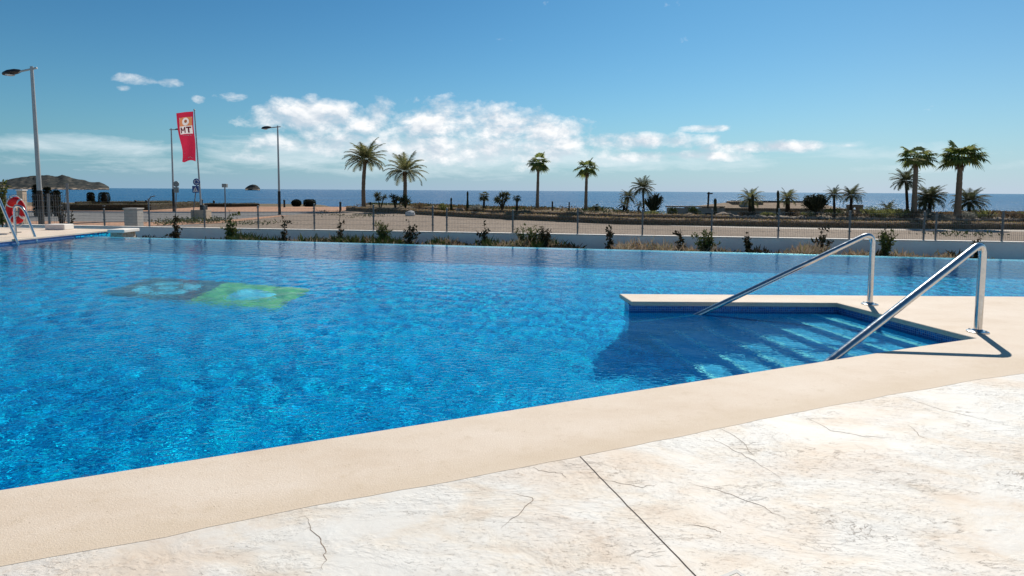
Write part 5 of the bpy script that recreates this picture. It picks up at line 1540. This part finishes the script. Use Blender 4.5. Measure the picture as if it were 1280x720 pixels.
# young climbers on stakes in the bed, each with its own habit
def climber(px, py_top, w_px, label, seed, mat='climber', n=130, habit='column', off=1.3, stake=True, L=.10):
    r = random.Random(seed)
    d = ray(px, 290); tt = (22.82 - off) / (d.y + .153 * d.x); x, y = d.x * tt, d.y * tt
    z0 = -.86; zt = EYE + ray(px, py_top).z * (y / ray(px, py_top).y); H = zt - z0; sp = w_px / F * y / 2
    t = thing('young_climber' if habit == 'column' else 'bed_shrub', (x, y, z0), label, 'plant')
    m = MB(); lv = MB()
    if habit == 'column':
        path = [Vector((x + .03 * mnoise.noise((i * .8, seed, 0)) * (1 + i * .1), y, z0 + H * i / 12)) for i in range(13)]
        m.tube(path, [.017 - .0009 * i for i in range(13)], 6)
        br = []
        for k in range(7):
            i = r.randrange(3, 11); s_ = r.choice((-1, 1)); e = path[i] + Vector((s_ * sp * r.uniform(.5, 1.3), r.uniform(-.2, .2), r.uniform(-.05, .22)))
            br.append((path[i], e)); m.tube([path[i], e], [.006, .003], 4)
        for _ in range(n):
            if r.random() < .3: a_, e = r.choice(br); p = a_.lerp(e, r.random())
            else:
                i = min(11, int(abs(r.gauss(0, .33)) * 12)); p = path[i].lerp(path[i + 1], r.random()) + rdir(r) * sp * .35 * (1 - i / 16)
            dd = rdir(r); leaf(lv, p, dd, rdir(r), L * r.uniform(.6, 1.3), L * .6)
    else:
        for k in range(26):
            a = r.uniform(0, 2 * PI); rr_ = r.uniform(.2, 1) * sp; e = Vector((x + math.cos(a) * rr_, y + math.sin(a) * rr_ * .6, z0 + H * r.uniform(.55, 1)))
            P5 = bez(Vector((x + r.uniform(-.06, .06), y, z0)), Vector((x + math.cos(a) * rr_ * .3, y, z0 + H * .5)), e, 5); m.tube(P5, [.010, .009, .008, .006, .004, .002], 4)
            for _ in range(n // 26):
                i = r.randrange(0, 5); p = P5[i].lerp(P5[i + 1], r.random()); dd = (rdir(r) + (e - P5[0]).normalized() * .8).normalized(); leaf(lv, p, dd, rdir(r), L * r.uniform(.7, 1.4), L * .35)
    m.build('stem', M['stem'], t); lv.build('leaves', M[mat], t)
CL = [(219.5, 268, 13, 'dark columnar young climber below the grey backs of road signs', 'climber', 200, 'column'),
      (287.5, 262, 26, 'tall leafy climber with green bush below the post with a box', 'climber_green', 330, 'column'),
      (355.5, 272, 14, 'thin climber below the lone street lamp', 'climber', 120, 'column'),
      (425, 264, 11, 'bare thin climber rising to the tip of the long brown hedge', 'climber', 90, 'column'),
      (479, 275, 24, 'green arching bushy plant left of the white rock', 'climber_green', 420, 'bush'),
      (511.5, 274, 20, 'dark leafed climber directly below the white rock', 'climber', 190, 'column'),
      (606, 275, 16, 'spindly climber below the small shore palms', 'climber', 120, 'column'),
      (660, 281, 44, 'wide sprawling yellow green bush left of a dark leafed shrub', 'climber_green', 460, 'bush'),
      (681, 284, 22, 'dense dark shrub right of the sprawling yellow green bush', 'climber', 420, 'bush'),
      (763, 281, 10, 'slim dark climber below the tiny round headed palm', 'climber', 170, 'column'),
      (851, 286, 13, 'dark climber with side twigs below the ruined wall', 'climber', 150, 'column'),
      (882, 289, 38, 'dry grassy bush with yellow tips below the thick columnar cactus', 'climber_green', 460, 'bush'),
      (935.5, 290, 9, 'slim dark climber below the tiled roof', 'climber', 150, 'column'),
      (1027, 283, 22, 'dark climber with spreading twigs behind the farther handrail', 'climber', 170, 'column'),
      (1108.5, 287, 26, 'green spiky shrub between the two handrails', 'climber_green', 340, 'bush'),
      (1107, 284, 8, 'dark stem climber standing in the spiky shrub between handrails', 'climber', 110, 'column'),
      (1224, 297, 16, 'dark climber seen through the top of the nearer handrail', 'climber', 200, 'column')]
for i, (px, pt_, w_, lb, mt, n_, hb) in enumerate(CL):
    climber(px, pt_, w_, lb, 200 + i, mt, int(n_ * 1.9), hb, off=1.1 + .35 * (i % 3), L=.125)

# ------------------------------------------------------------------ low cover nobody could count
def cover(name, mat, spots, seed, L, w, up=1.0):
    r = random.Random(seed); m = MB()
    for (x, y, z, sx, sy, h, n) in spots:
        for _ in range(n):
            p = Vector((x + r.gauss(0, sx), y + r.gauss(0, sy), z)); d = (rdir(r) * .8 + Vector((0, 0, up))).normalized()
            leaf(m, p + Vector((0, 0, r.random() * h * .6)), d, rdir(r), L * r.uniform(.5, 1.3) * (h / .3), w)
    o = m.build(name, mat); return tag(o, kind='stuff')
def bedpt(px, off=1.6):
    d = ray(px, 295); tt = (22.82 - off) / (d.y + .153 * d.x); return d.x * tt, d.y * tt
sp = []; sg = []; sd = []
r = random.Random(77)
for px0, px1, n, h in ((300, 420, 14, .30), (420, 560, 18, .32), (620, 690, 14, .42), (775, 850, 14, .42), (985, 1030, 9, .40), (1060, 1120, 5, .3), (700, 720, 2, .25), (560, 620, 5, .25), (860, 900, 5, .35), (1130, 1190, 5, .28)):
    for k in range(n):
        x, y = bedpt(r.uniform(px0, px1), r.uniform(.8, 2.6)); sp.append((x, y, -.82, .16, .2, h * r.uniform(.7, 1.5), 120))
for px0, px1, n in ((290, 345, 9), (475, 495, 5), (545, 560, 2), (605, 620, 3), (640, 690, 6), (340, 560, 8)):
    for k in range(n):
        x, y = bedpt(r.uniform(px0, px1), r.uniform(.8, 2.4)); sg.append((x, y, -.82, .15, .2, .5, 90))
for k in range(75):
    x, y = bedpt(r.uniform(275, 725), r.uniform(.6, 3.2)); (sp, sg, sd, sd)[k % 4].append((x, y, -.82, .2, .22, r.uniform(.22, .42), 70))
for k in range(30):
    x, y = bedpt(r.uniform(725, 1260), r.uniform(.6, 3.2)); (sp, sp, sd)[k % 3].append((x, y, -.82, .18, .2, r.uniform(.14, .28), 50))
for px in (178, 200, 270, 300, 330, 385, 405, 440, 497, 545, 570, 697, 716, 900, 1100, 690, 950, 1190):
    x, y = bedpt(px + r.uniform(-4, 4), r.uniform(1, 2.4)); sd.append((x, y, -.82, .14, .15, .42, 120))
cover('dry_grass', M['straw'], sp, 1, .20, .035, .7)
cover('ground_cover', M['ground_green'], sg, 2, .20, .05, .9)
cover('dark_undergrowth', M['climber'], sd, 3, .16, .06, .9)
sg = []
for px, py, sx, n in ((223, 280, .9, 240), (240, 277, 1.0, 240), (258, 279, .7, 160), (320, 282, .5, 50), (340, 280, .6, 40), (404, 266, .5, 40), (418, 270, .6, 40), (440, 273, .7, 40), (462, 271, .9, 110), (300, 281, .5, 60), (1205, 296, 1.0, 120), (270, 275, .6, 60), (205, 282, .4, 60)):
    p = gp(px, py, -.6); sg.append((p.x, p.y, -.58, sx, sx * .5, .24, n))
cover('roadside_weeds', M['ground_green'], sg, 4, .22, .06, .7)
sb = []
for k in range(330):
    x = r.uniform(-15, 44); y0_ = hedge_y(x) + (1.9 if x > 13 else 2.6); y1_ = edge_y(x) + 2.5
    y = y0_ + (y1_ - y0_) * r.random() ** 1.2
    low = 9.5 < x < 26.5 and y > 38
    if low and y > 43: continue
    sb.append((x, y, ground_z(x, y), .55, .5, .10 if low else .10 + .12 * r.random(), 40 if low else 60))
half = len(sb) // 2
cover('bank_scrub', M['shrub_brown'], sb[:half], 5, .24, .10, .6)
cover('bank_scrub', M['ground_green'], [s_ for s_ in sb[half:] if s_[0] < 16], 6, .24, .10, .6)
cover('bank_scrub', M['shrub_brown'], [s_ for s_ in sb[half:] if s_[0] >= 8], 7, .24, .10, .6)
